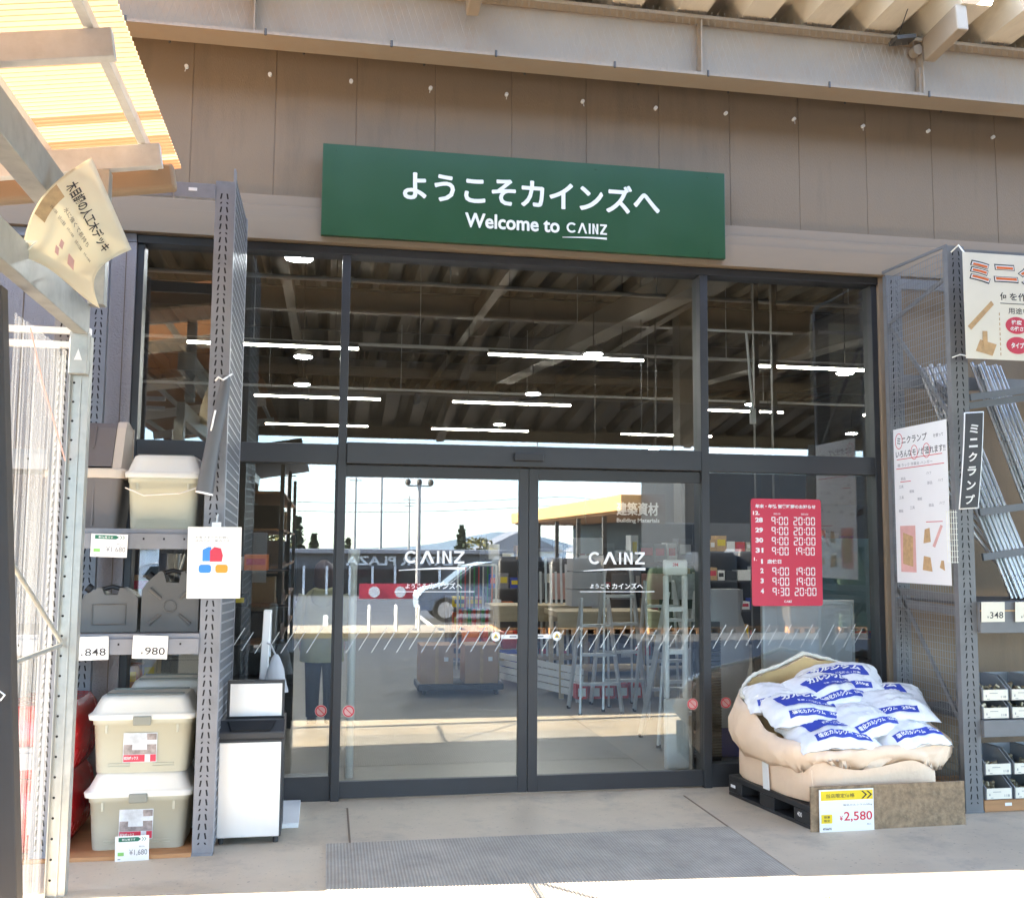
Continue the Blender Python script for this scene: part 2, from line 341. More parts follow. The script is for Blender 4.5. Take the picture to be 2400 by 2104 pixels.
class Pl:
    """a flat plane in space: origin, right and up vectors; n points to the viewer"""
    def __init__(s, o, r=(1, 0, 0), u=(0, 0, 1)):
        s.o, s.r, s.u = Vector(o), Vector(r).normalized(), Vector(u).normalized(); s.n = s.r.cross(s.u).normalized()
    def p(s, x, y, d=0.0): return s.o + s.r*x + s.u*y + s.n*d
    def rect(s, mb, x0, y0, x1, y1, d0=0.0, d1=0.002):
        return s.poly(mb, [(x0, y0), (x1, y0), (x1, y1), (x0, y1)], d0, d1)
    def poly(s, mb, pts, d0=0.0, d1=0.002):
        return mb.prism(pts, lambda x, y: s.p(x, y, d0), lambda x, y: s.p(x, y, d1))
    def disc(s, mb, x, y, r, d0=0.0, d1=0.002, n=20, ry=None):
        return s.poly(mb, [(x+r*math.cos(2*math.pi*k/n), y+(ry or r)*math.sin(2*math.pi*k/n)) for k in range(n)], d0, d1)
_tcache = {}
def glyphs(body, bold=0.0, shear=0.0):
    k = (body, bold, shear)
    if k in _tcache: return _tcache[k]
    c = bpy.data.curves.new('t', 'FONT'); c.body = body; c.offset = bold; c.shear = shear; c.resolution_u = 3; c.fill_mode = 'FRONT'
    o = bpy.data.objects.new('t', c); COL.objects.link(o)
    dg = bpy.context.evaluated_depsgraph_get()
    me = bpy.data.meshes.new_from_object(o.evaluated_get(dg))
    vs = [(v.co.x, v.co.y) for v in me.vertices]; fs = [tuple(p.vertices) for p in me.polygons]
    bpy.data.objects.remove(o); bpy.data.curves.remove(c); bpy.data.meshes.remove(me)
    if not vs: vs = [(0, 0), (1, 0), (0, 1)]; fs = []
    x0 = min(v[0] for v in vs); x1 = max(v[0] for v in vs); y0 = min(v[1] for v in vs); y1 = max(v[1] for v in vs)
    _tcache[k] = (vs, fs, x0, x1, y0, y1); return _tcache[k]
def write(mb, pl, body, x0, y0, x1, y1, d=0.003, bold=0.0, keep=False, mapf=None, shear=0.0, fat=0.0):
    """lettering fitted into a rectangle of a plane (keep: keep proportions, fit the height, start at x0)"""
    vs, fs, a0, a1, b0, b1 = glyphs(body, bold, shear)
    sy = (y1-y0)/max(1e-6, b1-b0); sx = sy if keep else (x1-x0)/max(1e-6, a1-a0)
    f = mapf or (lambda x, y: pl.p(x, y, d))
    if fat:      # bold weight: the same strokes laid again a hair higher and shifted
        for i in range(8):
            fx, fy = fat*math.cos(i*math.pi/4), fat*math.sin(i*math.pi/4)
            mb.add([pl.p(x0+(v[0]-a0)*sx+fx, y0+(v[1]-b0)*sy+fy, d+0.0003*(i+1)) for v in vs], fs)
    mb.add([f(x0+(v[0]-a0)*sx, y0+(v[1]-b0)*sy) for v in vs], fs)
    return x0 + (a1-a0)*sx
def rrect(hx, hy, r, n=4):
    pts = []
    for cx, cy, a0 in ((hx-r, hy-r, 0), (-hx+r, hy-r, 90), (-hx+r, -hy+r, 180), (hx-r, -hy+r, 270)):
        for k in range(n+1):
            a = R(a0+90*k/n); pts.append((cx+r*math.cos(a), cy+r*math.sin(a)))
    return pts
# ================================================================ ground
mb = MB(); mb.box(-16, -3.2, -0.35, 18, 0.05, 0.0)
pav = mb.build('pavement', M['concrete'], loc=(0, 0, 0)); tag(pav, 'pale concrete walkway in front of the shop', None, kind='structure')
mb = MB(); mb.box(-16, 0.05, -0.35, 18, 26, 0.0)
tag(mb.build('store_floor', M['store_floor'], loc=(0, 0, 0)), 'smooth grey concrete floor inside the shop', None, kind='structure')
mb = MB()
for x in (-8.2, -5.85, -3.55, -1.27, 1.09, 3.42, 5.8):
    mb.box(x-0.006, -3.2, 0.0, x+0.006, -0.2, 0.002)
tag(mb.build('pavement_joints', M['groove']), 'thin dark joints across the walkway', None, kind='structure')
mb = MB()
prof = [(-3.2, -0.14), (-26, -0.16), (-60, -1.5), (-140, -3.5), (-900, -6)]
mb.loft([[(-700, y, z), (700, y, z)] for y, z in prof], False, False, closed=False, smooth=False)
tag(mb.build('asphalt', M['asphalt'], loc=(0, -3.2, -0.14)), 'dark asphalt car park', None, kind='structure')
mb = MB()
mb.box(-14, -15.6, -0.146, 3.0, -15.45, -0.136)
for i in range(8): mb.box(-14+2.5*i, -21, -0.15, -13.88+2.5*i, -15.6, -0.14)
for i in range(8): mb.box(6+2.5*i, -40, -0.7, 6.12+2.5*i, -34.5, -0.49)
tag(mb.build('parking_lines', M['white']), 'white painted parking bay lines', None, kind='structure')
mb = MB(); hx = [-420+12*i for i in range(71)]
mb.loft([[(x, -420, -8) for x in hx], [(x, -440, 0.5+2.5*noise.noise((x*0.012, 3, 0))+8*math.exp(-((x-78)/28)**2)) for x in hx], [(x, -520, -8) for x in hx]], False, False, closed=False)
tag(mb.build('hills', M['hill'], loc=(0, -440, -8)), 'blue hills beyond the town', None, kind='structure')
mb = MB(); mb.box(-6, -16.2, -0.3, 2.3, -14.2, -0.04)
tag(mb.build('kerb_island', M['concrete'], bevel=0.02), 'raised concrete island in the car park', None, kind='structure')
# matting
mb = MB(); mb.box(-1.41, -2.35, 0.0, 1.085, -1.03, 0.006)
tag(mb.build('entrance_mat', M['mat']), 'wide grey ribbed mat on the pavement before the doors', 'mat')

# ================================================================ shop building
bld = thing('store_building', (0, 0, 0), 'large brown panelled shop building with a glazed entrance', 'building')
mb = MB()
jx = [-2.47+0.58*i for i in range(-24, 32)]
for i, x in enumerate(jx[:-1]):      # ribbed panels with a real gap between neighbours
    x1 = jx[i+1]
    mb.box(x+0.002, 0.02, 4.23, x1-0.002, 0.14, 5.34)
    mb.box(x+0.002, 0.0212, 5.34, x1-0.002, 0.14, 7.6)
mb.mat(1).box(-16, 0.0245, 4.23, 15.4, 0.16, 7.6)
mb.build('wall', [M['wall'], M['groove']], bld, bevel=0.004)
mb = MB(); mb.box(-16, 0.0, 0, -2.93, 0.16, 3.83)
mb.mat(1)
for x in (-2.925, -3.52, -4.12): mb.box(x-0.004, -0.002, 0, x+0.004, 0.002, 3.83)
mb.build('rendered_wall', [M['stucco'], M['groove']], bld)
mb = MB(); mb.box(2.86, 0.0, 0, 15.4, 0.16, 3.88)
for x in (3.5, 4.1): mb.mat(1).box(x-0.004, -0.002, 0, x+0.004, 0.002, 3.88)
mb.build('side_wall', [M['wall'], M['groove']], bld)
mb = MB()     # stepped flashing above the glazing
prof = [(0.02, 4.245), (-0.03, 4.235), (-0.035, 4.16), (-0.055, 4.15), (-0.06, 4.075), (-0.075, 4.07), (-0.08, 3.90), (0.05, 3.895), (0.05, 4.245)]
mb.loft([[(-16, y, z) for y, z in prof], [(15.4, y, z) for y, z in prof]], smooth=False)
mb.build('cornice', M['cornice'], bld)
mb = MB(); mb.box(-16, -0.035, 3.835, -2.80, 0.02, 3.893); mb.build('flashing', M['rack'], bld)
mb = MB(); mb.box(-2.93, -0.03, 0, -2.80, 0.16, 3.833); mb.mat(1).box(-2.865, -0.032, 0, -2.86, -0.03, 3.83); mb.build('jamb', [M['stucco'], M['groove']], bld)
mb = MB(); mb.box(2.80, -0.03, 0, 2.86, 0.16, 3.89); mb.build('jamb', M['cornice'], bld)
for i, x in enumerate(jx[18:36]):     # little white plugs near each joint
    mb = MB(); px = x-0.05+0.03*rnd.random(); pz = 5.14+0.01*rnd.random()
    mb.tube([(px, 0.021, pz), (px, -0.006, pz)], 0.014, 10)
    if rnd.random() < 0.5: mb.tube([(px, 0.0, pz), (px+0.01*rnd.uniform(-1, 1), -0.012, pz-0.045)], 0.003, 5)
    mb.build('anchor_plug', M['white'], bld)
# interior shell
mb = MB(); mb.box(-16, 26, 0, 15.4, 26.2, 7.4); mb.box(-16.2, 0.16, 0, -16, 26, 7.4); mb.box(15.4, 0.16, 0, 15.6, 26, 7.4); mb.box(-16.2, 0.16, 7.4, 15.6, 26.2, 7.5)
mb.box(-16, 0.17, 3.9, 15.4, 0.25, 7.4)
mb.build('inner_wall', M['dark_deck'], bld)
def fold(y0, y1, z0, z1, x0, x1, th=0.17, pitch=0.5):
    """folded-plate roof sheet, ribs along y"""
    pts = []; x = x0
    while x < x1:
        pts += [(x, 0), (x+0.23, 0), (x+0.305, th), (x+0.425, th)]; x += pitch
    m = MB(); m.loft([[(px, y0, z0+pz) for px, pz in pts], [(px, y1, z1+pz) for px, pz in pts]], False, False, closed=False, smooth=False)
    return m
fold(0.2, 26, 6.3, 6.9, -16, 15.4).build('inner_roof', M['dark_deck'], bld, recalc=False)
for y in (3.4, 7.6, 11.8, 16, 20.2):
    z = 6.28+0.6*y/26; mb = MB(); mb.box(-16, y-0.1, z-0.02, 15.4, y+0.1, z-0.005); mb.box(-16, y-0.1, z-0.46, 15.4, y+0.1, z-0.44); mb.box(-16, y-0.008, z-0.44, 15.4, y+0.008, z-0.02)
    mb.build('roof_beam', M['dark_steel'], bld)
for x in (-9.2, -5.7, -2.2, 1.3, 4.8, 8.3, 11.8):
    mb = MB(); mb.bar((x, 0.3, 6.0), (x, 25.8, 6.5), 0.16, 0.28); mb.build('rafter', M['dark_deck'], bld)
for x, y in ((5.2, 11), (-6, 9), (9.5, 8.6)):
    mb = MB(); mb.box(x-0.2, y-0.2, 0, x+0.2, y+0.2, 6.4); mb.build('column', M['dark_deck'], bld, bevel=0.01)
for i, (y, z) in enumerate(((1.6, 5.2), (2.4, 4.9), (5.2, 5.0), (9.5, 5.05), (14, 5.0))):
    mb = MB(); mb.tube([(-15, y, z), (15, y, z+0.02)], 0.03 if i else 0.05, 8)
    for k in range(-5, 6): mb.tube([(k*2.7, y, z), (k*2.7, y, 6.4)], 0.008, 5)
    mb.build('pipe_run', M['pole'], bld)
for k in range(2):
    mb = MB(); mb.bar((3.4+4*k, 0.6, 5.0), (2.2+4*k, 14, 5.4), 0.35, 0.35); mb.build('duct', M['dark_deck'], bld)

# ================================================================ glazed entrance
ent = thing('shop_entrance', (0, 0, 0), 'charcoal framed glass shop front with two sliding doors and an upper window row', 'entrance')
def fr(x0, y0, z0, x1, y1, z1, name='frame_bar', b=0.004):
    return MB().box(x0, y0, z0, x1, y1, z1).build(name, M['frame'], ent, bevel=b)
XL, XR = -2.80, 2.80
fr(XL, -0.02, 3.835, XR, 0.14, 3.892, 'head_rail')
fr(XL, 0.0, 0, XL+0.05, 0.14, 3.834, 'mullion'); fr(XR-0.05, 0.0, 0, XR-0.001, 0.14, 3.834, 'mullion')
fr(-1.385, -0.012, 0, -1.325, 0.16, 3.834, 'mullion'); fr(1.318, -0.012, 0, 1.380, 0.16, 3.834, 'mullion')
fr(XL+0.051, 0.0, 2.325, -1.386, 0.14, 2.463, 'transom'); fr(1.381, 0.0, 2.325, XR-0.052, 0.14, 2.463, 'transom')
fr(-1.324, -0.06, 2.325, 1.300, 0.14, 2.475, 'door_header')
fr(XL+0.051, 0.01, 0.0, -1.386, 0.13, 0.165, 'sill'); fr(1.381, 0.01, 0.0, XR-0.052, 0.13, 0.165, 'sill')
sen = MB().box(-0.13, -0.10, 2.365, 0.09, -0.061, 2.425).build('door_sensor', M['black'], ent, bevel=0.008)
def pane(x0, z0, x1, z1, y=0.07, parent=ent):
    return MB().box(x0, y-0.004, z0, x1, y+0.004, z1).build('pane', M['glass'], parent)
pane(XL+0.04, 2.45, -1.37, 3.85); pane(-1.34, 2.46, 1.33, 3.85); pane(1.37, 2.45, XR-0.04, 3.85)
pl_ = pane(XL+0.04, 0.15, -1.37, 2.34); pr_ = pane(1.37, 0.15, XR-0.04, 2.34)
def hatch(x0, x1, yf, parent):
    """slanting collision-warning strokes on the glass"""
    p = Pl((0, yf, 0)); m = MB(); x = x0; i = 0
    while x < x1-0.02:
        big = i % 2 == 0
        h0, h1, dx = (1.0, 1.175, 0.105) if big else (1.02, 1.145, 0.075)
        if x+dx < x1: p.poly(m, [(x, h0), (x+0.006, h0), (x+dx+0.006, h1), (x+dx, h1)], 0, 0.001)
        x += 0.088; i += 1
    return m.build('warning_strokes', M['decal_thin'], parent)
def nosmoke(x, z, yf, parent):
    p = Pl((x, yf, z)); m = MB(); p.disc(m, 0, 0, 0.042, 0, 0.001); m.mat(1)
    for k in range(24):
        a0, a1 = 2*math.pi*k/24, 2*math.pi*(k+1)/24
        p.poly(m, [(0.030*math.cos(a0), 0.030*math.sin(a0)), (0.038*math.cos(a0), 0.038*math.sin(a0)), (0.038*math.cos(a1), 0.038*math.sin(a1)), (0.030*math.cos(a1), 0.030*math.sin(a1))], 0.001, 0.002)
    p.poly(m, [(-0.025, 0.021), (-0.021, 0.025), (0.025, -0.021), (0.021, -0.025)], 0.001, 0.0022)
    return m.build('round_sticker', [M['pink'], M['red_ink']], parent)
hatch(-2.1, -1.42, 0.065, pl_); hatch(1.42, 2.72, 0.065, pr_)
nosmoke(-1.46, 0.60, 0.065, pl_); nosmoke(1.52, 0.60, 0.065, pr_)
def logo(m, p, x0, x1, z0, z1, bold=0.03):
    w_ = x1-x0; xs = [0, 0.235, 0.27, 0.50, 0.545, 0.59, 0.66, 0.80, 0.845, 1.0]
    h = z1-z0; t = 0.19*h
    X = lambda f: x0+w_*f
    # C
    cx, cy, r = X(0.12), z0+h/2, h/2
    arc = [(cx+r*1.02*math.cos(R(a)), cy+r*math.sin(R(a))) for a in range(42, 319, 12)]
    inn = [(cx+(r-t)*1.02*math.cos(R(a)), cy+(r-t)*math.sin(R(a))) for a in range(42, 319, 12)]
    for i in range(len(arc)-1): p.poly(m, [arc[i], arc[i+1], inn[i+1], inn[i]], 0, 0.0012)
    p.poly(m, [(X(0.265), z0), (X(0.315), z0), (X(0.385), z0+h*0.72), (X(0.385), z1), (X(0.36), z1)], 0, 0.0012)
    p.poly(m, [(X(0.505), z0), (X(0.455), z0), (X(0.385), z0+h*0.72), (X(0.385), z1), (X(0.41), z1)], 0, 0.0012)
    p.rect(m, X(0.545), z0, X(0.545)+t*0.95, z1, 0, 0.0012)
    a, b = X(0.635), X(0.785)
    p.rect(m, a, z0, a+t*0.95, z1, 0, 0.0012); p.rect(m, b-t*0.95, z0, b, z1, 0, 0.0012)
    p.poly(m, [(a+t*0.95, z1), (a+t*0.95, z1-t*1.5), (b-t*0.95, z0), (b-t*0.95, z0+t*1.5)], 0, 0.0013)
    a, b = X(0.83), X(1.0)
    p.rect(m, a, z0, b, z0+t*0.9, 0, 0.0012); p.rect(m, a, z1-t*0.9, b, z1, 0, 0.0012)
    p.poly(m, [(a, z0+t*0.9), (a+t*1.3, z0+t*0.9), (b, z1-t*0.9), (b-t*1.3, z1-t*0.9)], 0, 0.0013)
def swoosh(m, p, x0, x1, z, th, rise):
    n = 14; up = []; dn = []
    for i in range(n+1):
        f = i/n; x = x0+(x1-x0)*f; c = math.sin(f*math.pi*0.62)*rise
        up.append((x, z+c+th*(0.25+0.75*f)/2)); dn.append((x, z+c-th*(0.25+0.75*f)/2))
    for i in range(n): p.poly(m, [up[i], dn[i], dn[i+1], up[i+1]], 0, 0.0012)
def door(x0, x1, yc, lx, sx):
    d = MB()
    d.box(x0, yc-0.022, 0.012, x0+0.07, yc+0.022, 2.318); d.box(x1-0.07, yc-0.022, 0.012, x1, yc+0.022, 2.318)
    d.box(x0+0.07, yc-0.022, 0.012, x1-0.07, yc+0.022, 0.125); d.box(x0+0.07, yc-0.022, 2.235, x1-0.07, yc+0.022, 2.318)
    dr = d.build('sliding_door', M['frame'], ent, bevel=0.003)
    MB().box(x0+0.06, yc-0.004, 0.115, x1-0.06, yc+0.004, 2.245).build('door_pane', M['glass'], dr)
    yf = yc-0.006; p = Pl((0, yf, 0))
    m = MB(); logo(m, p, lx, lx+0.435, 1.625, 1.715); swoosh(m, p, lx-0.035, lx+0.44, 1.575, 0.020, 0.016); m.build('logo', M['decal'], dr)
    m = MB(); e = write(m, p, 'ようこそ', lx+0.015, 1.447, lx+0.165, 1.48, 0.001, 0.02); write(m, p, 'カインズへ', e+0.02, 1.445, lx+0.42, 1.487, 0.001, fat=0.0012)
    p.rect(m, lx-0.06, 1.422, lx+0.51, 1.427, 0, 0.001); m.build('lettering', M['decal'], dr)
    m = MB(); p.disc(m, sx, 1.105, 0.034, 0, 0.001); s = 1 if sx < 0 else -1
    p.rect(m, sx+s*0.04, 1.088, sx+s*0.165, 1.118, 0, 0.001)
    m.mat(1); p.poly(m, [(sx-0.02, 1.093), (sx+0.02, 1.093), (sx, 1.127)], 0.001, 0.002)
    m.mat(2); p.rect(m, sx-0.008, 1.094, sx+0.008, 1.108, 0.002, 0.003); a = sorted((sx+s*0.10, sx+s*0.15)); p.rect(m, a[0], 1.098, a[1], 1.108, 0.001, 0.002)
    m.build('door_sticker', [M['decal'], M['yellow'], M['grey_ink']], dr)
    hatch(x0+0.1, x1-0.09, yf, dr)
    nosmoke(x0+0.13 if sx < 0 else x1-0.14, 0.60, yf, dr)
    return dr
door(-1.40, -0.004, 0.035, -0.905, -0.235); door(0.0, 1.385, 0.036, 0.447, 0.215)

# ================================================================ green sign
k_ = 0.983      # the board stands 12 cm in front of the wall
SX = lambda x: -1.4444+(x+1.4444)*k_
SZ = lambda z: 1.7474+(z-1.7474)*k_
sg = thing('welcome_sign', (0, -0.13, SZ(3.975)), 'wide green welcome sign with cream Japanese and English lettering above the doors', 'sign')
MB().box(SX(-1.545), -0.125, SZ(3.975), SX(1.537), -0.085, SZ(4.658)).build('board', M['green'], sg, bevel=0.004)
p = Pl((0, -0.125, 0))
m = MB(); write(m, p, 'ようこそカインズへ', SX(-0.955), SZ(4.285), SX(1.0), SZ(4.495), 0.002, fat=0.0062); m.build('japanese_lettering', M['cream'], sg)
m = MB(); write(m, p, 'Welcome to', SX(-0.495), SZ(4.10), SX(0.215), SZ(4.205), 0.002, fat=0.0042); m.build('english_lettering', M['cream'], sg)
m = MB(); p_ = Pl((0, -0.128, 0)); logo(m, p_, SX(0.275), SX(0.585), SZ(4.105), SZ(4.185)); swoosh(m, p_, SX(0.24), SX(0.585), SZ(4.066), 0.016, 0.010); m.build('logo', M['cream'], sg)
for x in (-1.35, 1.30): MB().box(x-0.05, -0.085, SZ(4.02), x+0.05, 0.019, SZ(4.60)).build('bracket', M['dark_steel'], sg)
m = MB()
for x in (-1.45, -0.5, 0.5, 1.40):
    for z in (4.02, 4.615): m.tube([(SX(x), -0.125, SZ(z)), (SX(x), -0.129, SZ(z))], 0.008, 8)
tag(m.build('screw_heads', M['green'], sg), None, kind='stuff')

# ================================================================ front canopy (girder + folded plate)
can = thing('front_canopy', (0, -0.4, 5.2), 'beige steel canopy girder with folded plate roof above the facade', 'canopy')
m = MB(); m.box(-16, -0.48, 5.20, 15, -0.26, 5.222); m.box(-16, -0.48, 5.635, 15, -0.26, 5.66); m.box(-16, -0.378, 5.222, 15, -0.362, 5.635)
g = m.build('girder', M['steel_beige'], can)
for x in (-5.5, -2.02, 1.18, 2.97, 6.5): MB().box(x-0.005, -0.47, 5.224, x+0.005, -0.38, 5.633).build('stiffener', M['steel_beige'], g)
for x in (-2.03, -0.53, 3.0, 6.6, -5.6):
    m = MB(); m.bar((x, -0.49, 5.56), (x, -0.92, 5.60), 0.09, 0.2); m.build('rafter', M['steel_beige'], can, bevel=0.01)
m = MB(); m.tube([(2.93, -0.47, 5.57), (2.93, -0.40, 5.57)], 0.04, 14); m.build('pipe_stub', M['steel_beige'], can)
m = MB(); m.bar((2.97, -0.42, 5.224), (2.97, -0.42, 5.44), 0.05, 0.05); m.build('cleat', M['steel_beige'], can)
for i in range(16):
    m = MB(); x = -4.6+0.83*i+0.2*rnd.random(); m.tube([(x, -0.485, 5.19), (x, -0.485, 5.235)], 0.009, 6); m.build('net_clip', M['dark_steel'], can)
    MB().tube([(x+0.25, -0.25, 5.19), (x+0.25, -0.25, 5.215)], 0.008, 6).build('net_clip', M['dark_steel'], can)
fold(0.02, -0.93, 5.685, 5.70, -16, 15).build('folded_roof', M['deck'], can, recalc=False)
m = MB(); m.box(-16, -0.26, 5.662, 15, 0.02, 5.68); m.build('closure', M['dark_steel'], can)
m = MB(); m.tube([(2.62, -0.9, 5.73), (2.75, -0.47, 5.62)], 0.004, 5); m.bar((2.70, -0.5, 5.60), (2.86, -0.5, 5.63), 0.12, 0.03); m.build('brace_rod', M['dark_steel'], can)
# bird net wires under the girder
m = MB()
for i in range(150): x = -3.2+0.05*i; m.tube([(x, -0.49, 5.195), (x+0.16, -0.483, 5.69)], 0.0009, 3, cap=False); m.tube([(x+0.16, -0.49, 5.195), (x, -0.483, 5.69)], 0.0009, 3, cap=False)
m.build('bird_net', M['net'], can)

# ================================================================ car park canopy (over and behind the camera, seen mirrored in the glass)
yc = thing('yard_canopy', (0, -10, 0), 'deep steel canopy with folded plate roof over the yard', 'canopy')
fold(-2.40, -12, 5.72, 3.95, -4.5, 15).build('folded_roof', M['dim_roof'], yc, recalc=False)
m = MB(); m.box(-4.5, -12.03, 3.86, 15, -12.001, 4.15); m.build('fascia', M['steel_beige'], yc)
for y in (-2.5, -5.6, -8.7, -11.8):
    z = 5.72+(y+2.4)*0.1844; h_ = 0.40 if y > -11 else 0.22; m = MB()
    m.box(-4.5, y-0.09, z-0.02, 15, y+0.09, z-0.003); m.box(-4.5, y-0.09, z-h_, 15, y+0.09, z-h_+0.02); m.box(-4.5, y-0.006, z-h_+0.02, 15, y+0.006, z-0.02)
    m.build('girder', M['steel_beige'], yc)
for x in (-4.3, 0.6, 5.5, 10.4):
    m = MB(); m.bar((x, -2.6, 5.50), (x, -11.7, 3.80), 0.14, 0.18); m.build('rafter', M['steel_beige'], yc)
for x, y in ((-4.3, -11.8), (10.4, -5.6), (10.4, -11.8)):
    m = MB(); m.box(x-0.1, y-0.1, -0.16, x+0.1, y+0.1, 3.75 if y < -10 else 4.7); m.build('post', M['rack'], yc, bevel=0.01)
nb = thing('sun_block', (-10.5, -7.5, 0), 'unseen tall block added to keep the sun off the yard', 'building')  # out-of-view block, added so the ground under the yard canopy stays shaded
m = MB(); m.box(-12, -11.6, -0.2, -9, -3.4, 9.2); m.build('wall', M['wall'], nb)
m = MB(); m.box(-12.1, -11.7, 9.2, -8.9, -3.3, 9.4); m.build('sun_block_top', M['rack'], nb)

# ================================================================ translucent lean-to on the left
lt = thing('lean_to', (-2.73, -1.73, 0), 'galvanised lean-to with amber translucent corrugated roof at the left', 'lean to')
def corr(x0, x1, y0, y1, zf, pitch, amp, along='x'):
    """corrugated sheet: waves across one axis"""
    m = MB(); n = max(2, int(abs(y1-y0)/pitch*8)); rings = []
    for i in range(n+1):
        t = y0+(y1-y0)*i/n; wv = amp*math.sin(2*math.pi*(t-y0)/pitch)
        rings.append([zf(x0, t, wv), zf(x1, t, wv)])
    m.loft(rings, False, False, closed=False); return m
rz = lambda x: 3.955+0.155*(x+2.36)
def roof_sheet(y0, y1, pitch, amp):
    m = corr(-4.4, -2.345, y0, y1, lambda x, t, wv: (x, t, rz(x)+wv), pitch, amp)
    for i in range(len(m.f)):      # every other flank is the darker overlap; whole bands near the eaves are double sheet
        t = y0-abs(y0-y1)*(i+0.5)/len(m.f); ph = ((y0-t)/pitch) % 1
        band = (-1.70 < t < -1.46) or (-2.02 < t < -1.92) or (-1.36 < t)
        if (band and ph < 0.72) or (not band and ph < 0.38): m.mi[i] = 1
    return m.build('roof_sheet', [M['poly_roof'], M['poly_rib']], lt, recalc=False)
roof_sheet(-1.22, -5.0, 0.045, 0.009); roof_sheet(-5.05, -12, 0.09, 0.012)
for x in (-2.47, -2.97, -3.6, -4.2):
    m = MB(); m.box(x-0.022, -11.9, rz(x)-0.065, x+0.022, -1.30, rz(x)-0.010); m.build('purlin', M['galv_pale'], lt, bevel=0.003)
for y in (-1.76, -3.0, -5.2, -7.6, -10):
    m = MB(); m.bar((-4.3, y, rz(-4.3)-0.135), (-2.37, y, rz(-2.37)-0.135), 0.06, 0.125); m.build('rafter', M['galv_pale'], lt, bevel=0.004)
m = MB(); m.bar((-4.3, -1.33, rz(-4.3)-0.10), (-2.36, -1.33, rz(-2.36)-0.10), 0.10, 0.15); m.build('gutter', M['cornice'], lt, bevel=0.02)
m = MB(); m.box(-2.78, -11.8, 3.27, -2.68, -1.80, 3.44); m.build('upper_rail', M['galv'], lt, bevel=0.004)
m = MB(); m.box(-2.765, -11.8, 2.83, -2.695, -1.75, 2.985); m.build('lower_rail', M['galv'], lt, bevel=0.004)
def angle_post(x, y, z0, z1):
    m = MB(); m.box(x-0.05, y, z0, x+0.04, y+0.006, z1); m.box(x+0.034, y+0.006, z0, x+0.04, y+0.07, z1); m.box(x-0.05, y-0.028, z0, x-0.046, y, z1)
    m.box(x-0.005, y-0.008, z0, x+0.005, y, z1)
    m.mat(1); z = z0+0.08
    while z < z1: m.tube([(x-0.032, y-0.0012, z), (x-0.032, y+0.001, z)], 0.0065, 8); z += 0.1
    return m.build('post', [M['galv'], M['slot']], lt)
angle_post(-2.73, -1.73, 0, 2.83)
m = MB(); m.box(-2.78, -1.79, 2.62, -2.69, -1.738, 2.84); m.mat(1); Pl((-2.735, -1.79, 2.69)).poly(m, [(-0.02, 0), (0.02, 0), (0.0, 0.06)], 0.0005, 0.0015)
m.build('post_cap', [M['galv'], M['white']], lt, bevel=0.003)
m = MB(); m.box(-2.70, -1.80, 2.985, -2.62, -1.72, rz(-2.66)-0.2); m.build('upper_post', M['galv'], lt, bevel=0.004)
m = MB(); m.box(-2.89, -3.04, 3.35, -2.82, -2.97, rz(-2.85)-0.2); m.build('hanger', M['galv'], lt, bevel=0.004)
m = MB(); m.bar((-2.665, -2.72, 0), (-2.875, -2.72, 2.83), 0.10, 0.09, (0, 1, 0)); m.build('brown_post', M['brown_post'], lt, bevel=0.006)
for y in (-5.2, -8, -11.6):
    m = MB(); m.box(-2.78, y-0.05, 0 if y > -3.2 else -0.16, -2.70, y+0.05, 2.83); m.build('post', M['galv'], lt)
corr(0.03, 2.74, -2.65, -1.765, lambda z, t, wv: (-2.80+wv, t, z), 0.085, 0.0045).build('side_sheet', M['poly'], lt, recalc=False)
for a, b in (((-2.76, -2.64, 1.66), (-2.76, -1.76, 1.26)), ((-2.76, -2.64, 1.235), (-2.76, -1.76, 1.235))):
    m = MB(); m.tube([a, b], 0.011, 8); m.build('brace', M['galv'], lt)
m = MB(); m.box(-4.98, -1.535, 0, -4.93, -0.25, 4.3); m.build('shadow_panel', M['stucco'], lt)  # panel added to cast the slanting shadow edge along the sunlit strip
for z in (2.86, 2.94):
    m = MB(); m.bar((-4.2, -1.28, z), (-2.79, -1.28, z), 0.04, 0.035); m.build('hanging_rail', M['white'], lt)
m = MB(); m.tube([(-2.79, -2.45, 2.72), (-2.79, -2.2, 2.5), (-2.775, -1.78, 2.17)], 0.004, 5); m.build('cord', M['pink'], lt)
# ================================================================ left storage rack
def upright(m, x0, x1, y, z1, depth=0.055, col=0, slot=1):
    """slotted rack post: channel with two columns of punched dashes on its face"""
    m.mat(col); m.box(x0, y, 0, x1, y+depth, z1)
    m.mat(slot); w_ = x1-x0
    for f, ln in ((0.3, 0.006), (0.7, -0.006)):
        x = x0+w_*f; z = 0.06; k = 0
        while z < z1-0.06:
            h = 0.034 if k % 4 else 0.012
            m.add([(x-0.0045, y-0.0008, z), (x+0.0045, y-0.0008, z), (x+0.0045+ln, y-0.0008, z+h), (x-0.0045+ln, y-0.0008, z+h)], [(0, 1, 2, 3)])
            z += h+0.018; k += 1
    m.mat(col)
lr = thing('storage_rack', (-2.6, -0.67, 0), 'tall grey slotted steel rack of boxes and fuel cans left of the entrance', 'rack')
for i, x in enumerate((-2.155, -3.02, -3.95)):
    m = MB(); upright(m, x, x+0.105, -1.14, 3.92); m.box(x-0.01, -1.15, 0, x+0.115, -1.07, 0.012); m.build('upright', [M['rack'], M['slot']], lr)
    m = MB(); upright(m, x, x+0.105, -0.30, 3.92); m.build('upright', [M['rack'], M['slot']], lr)
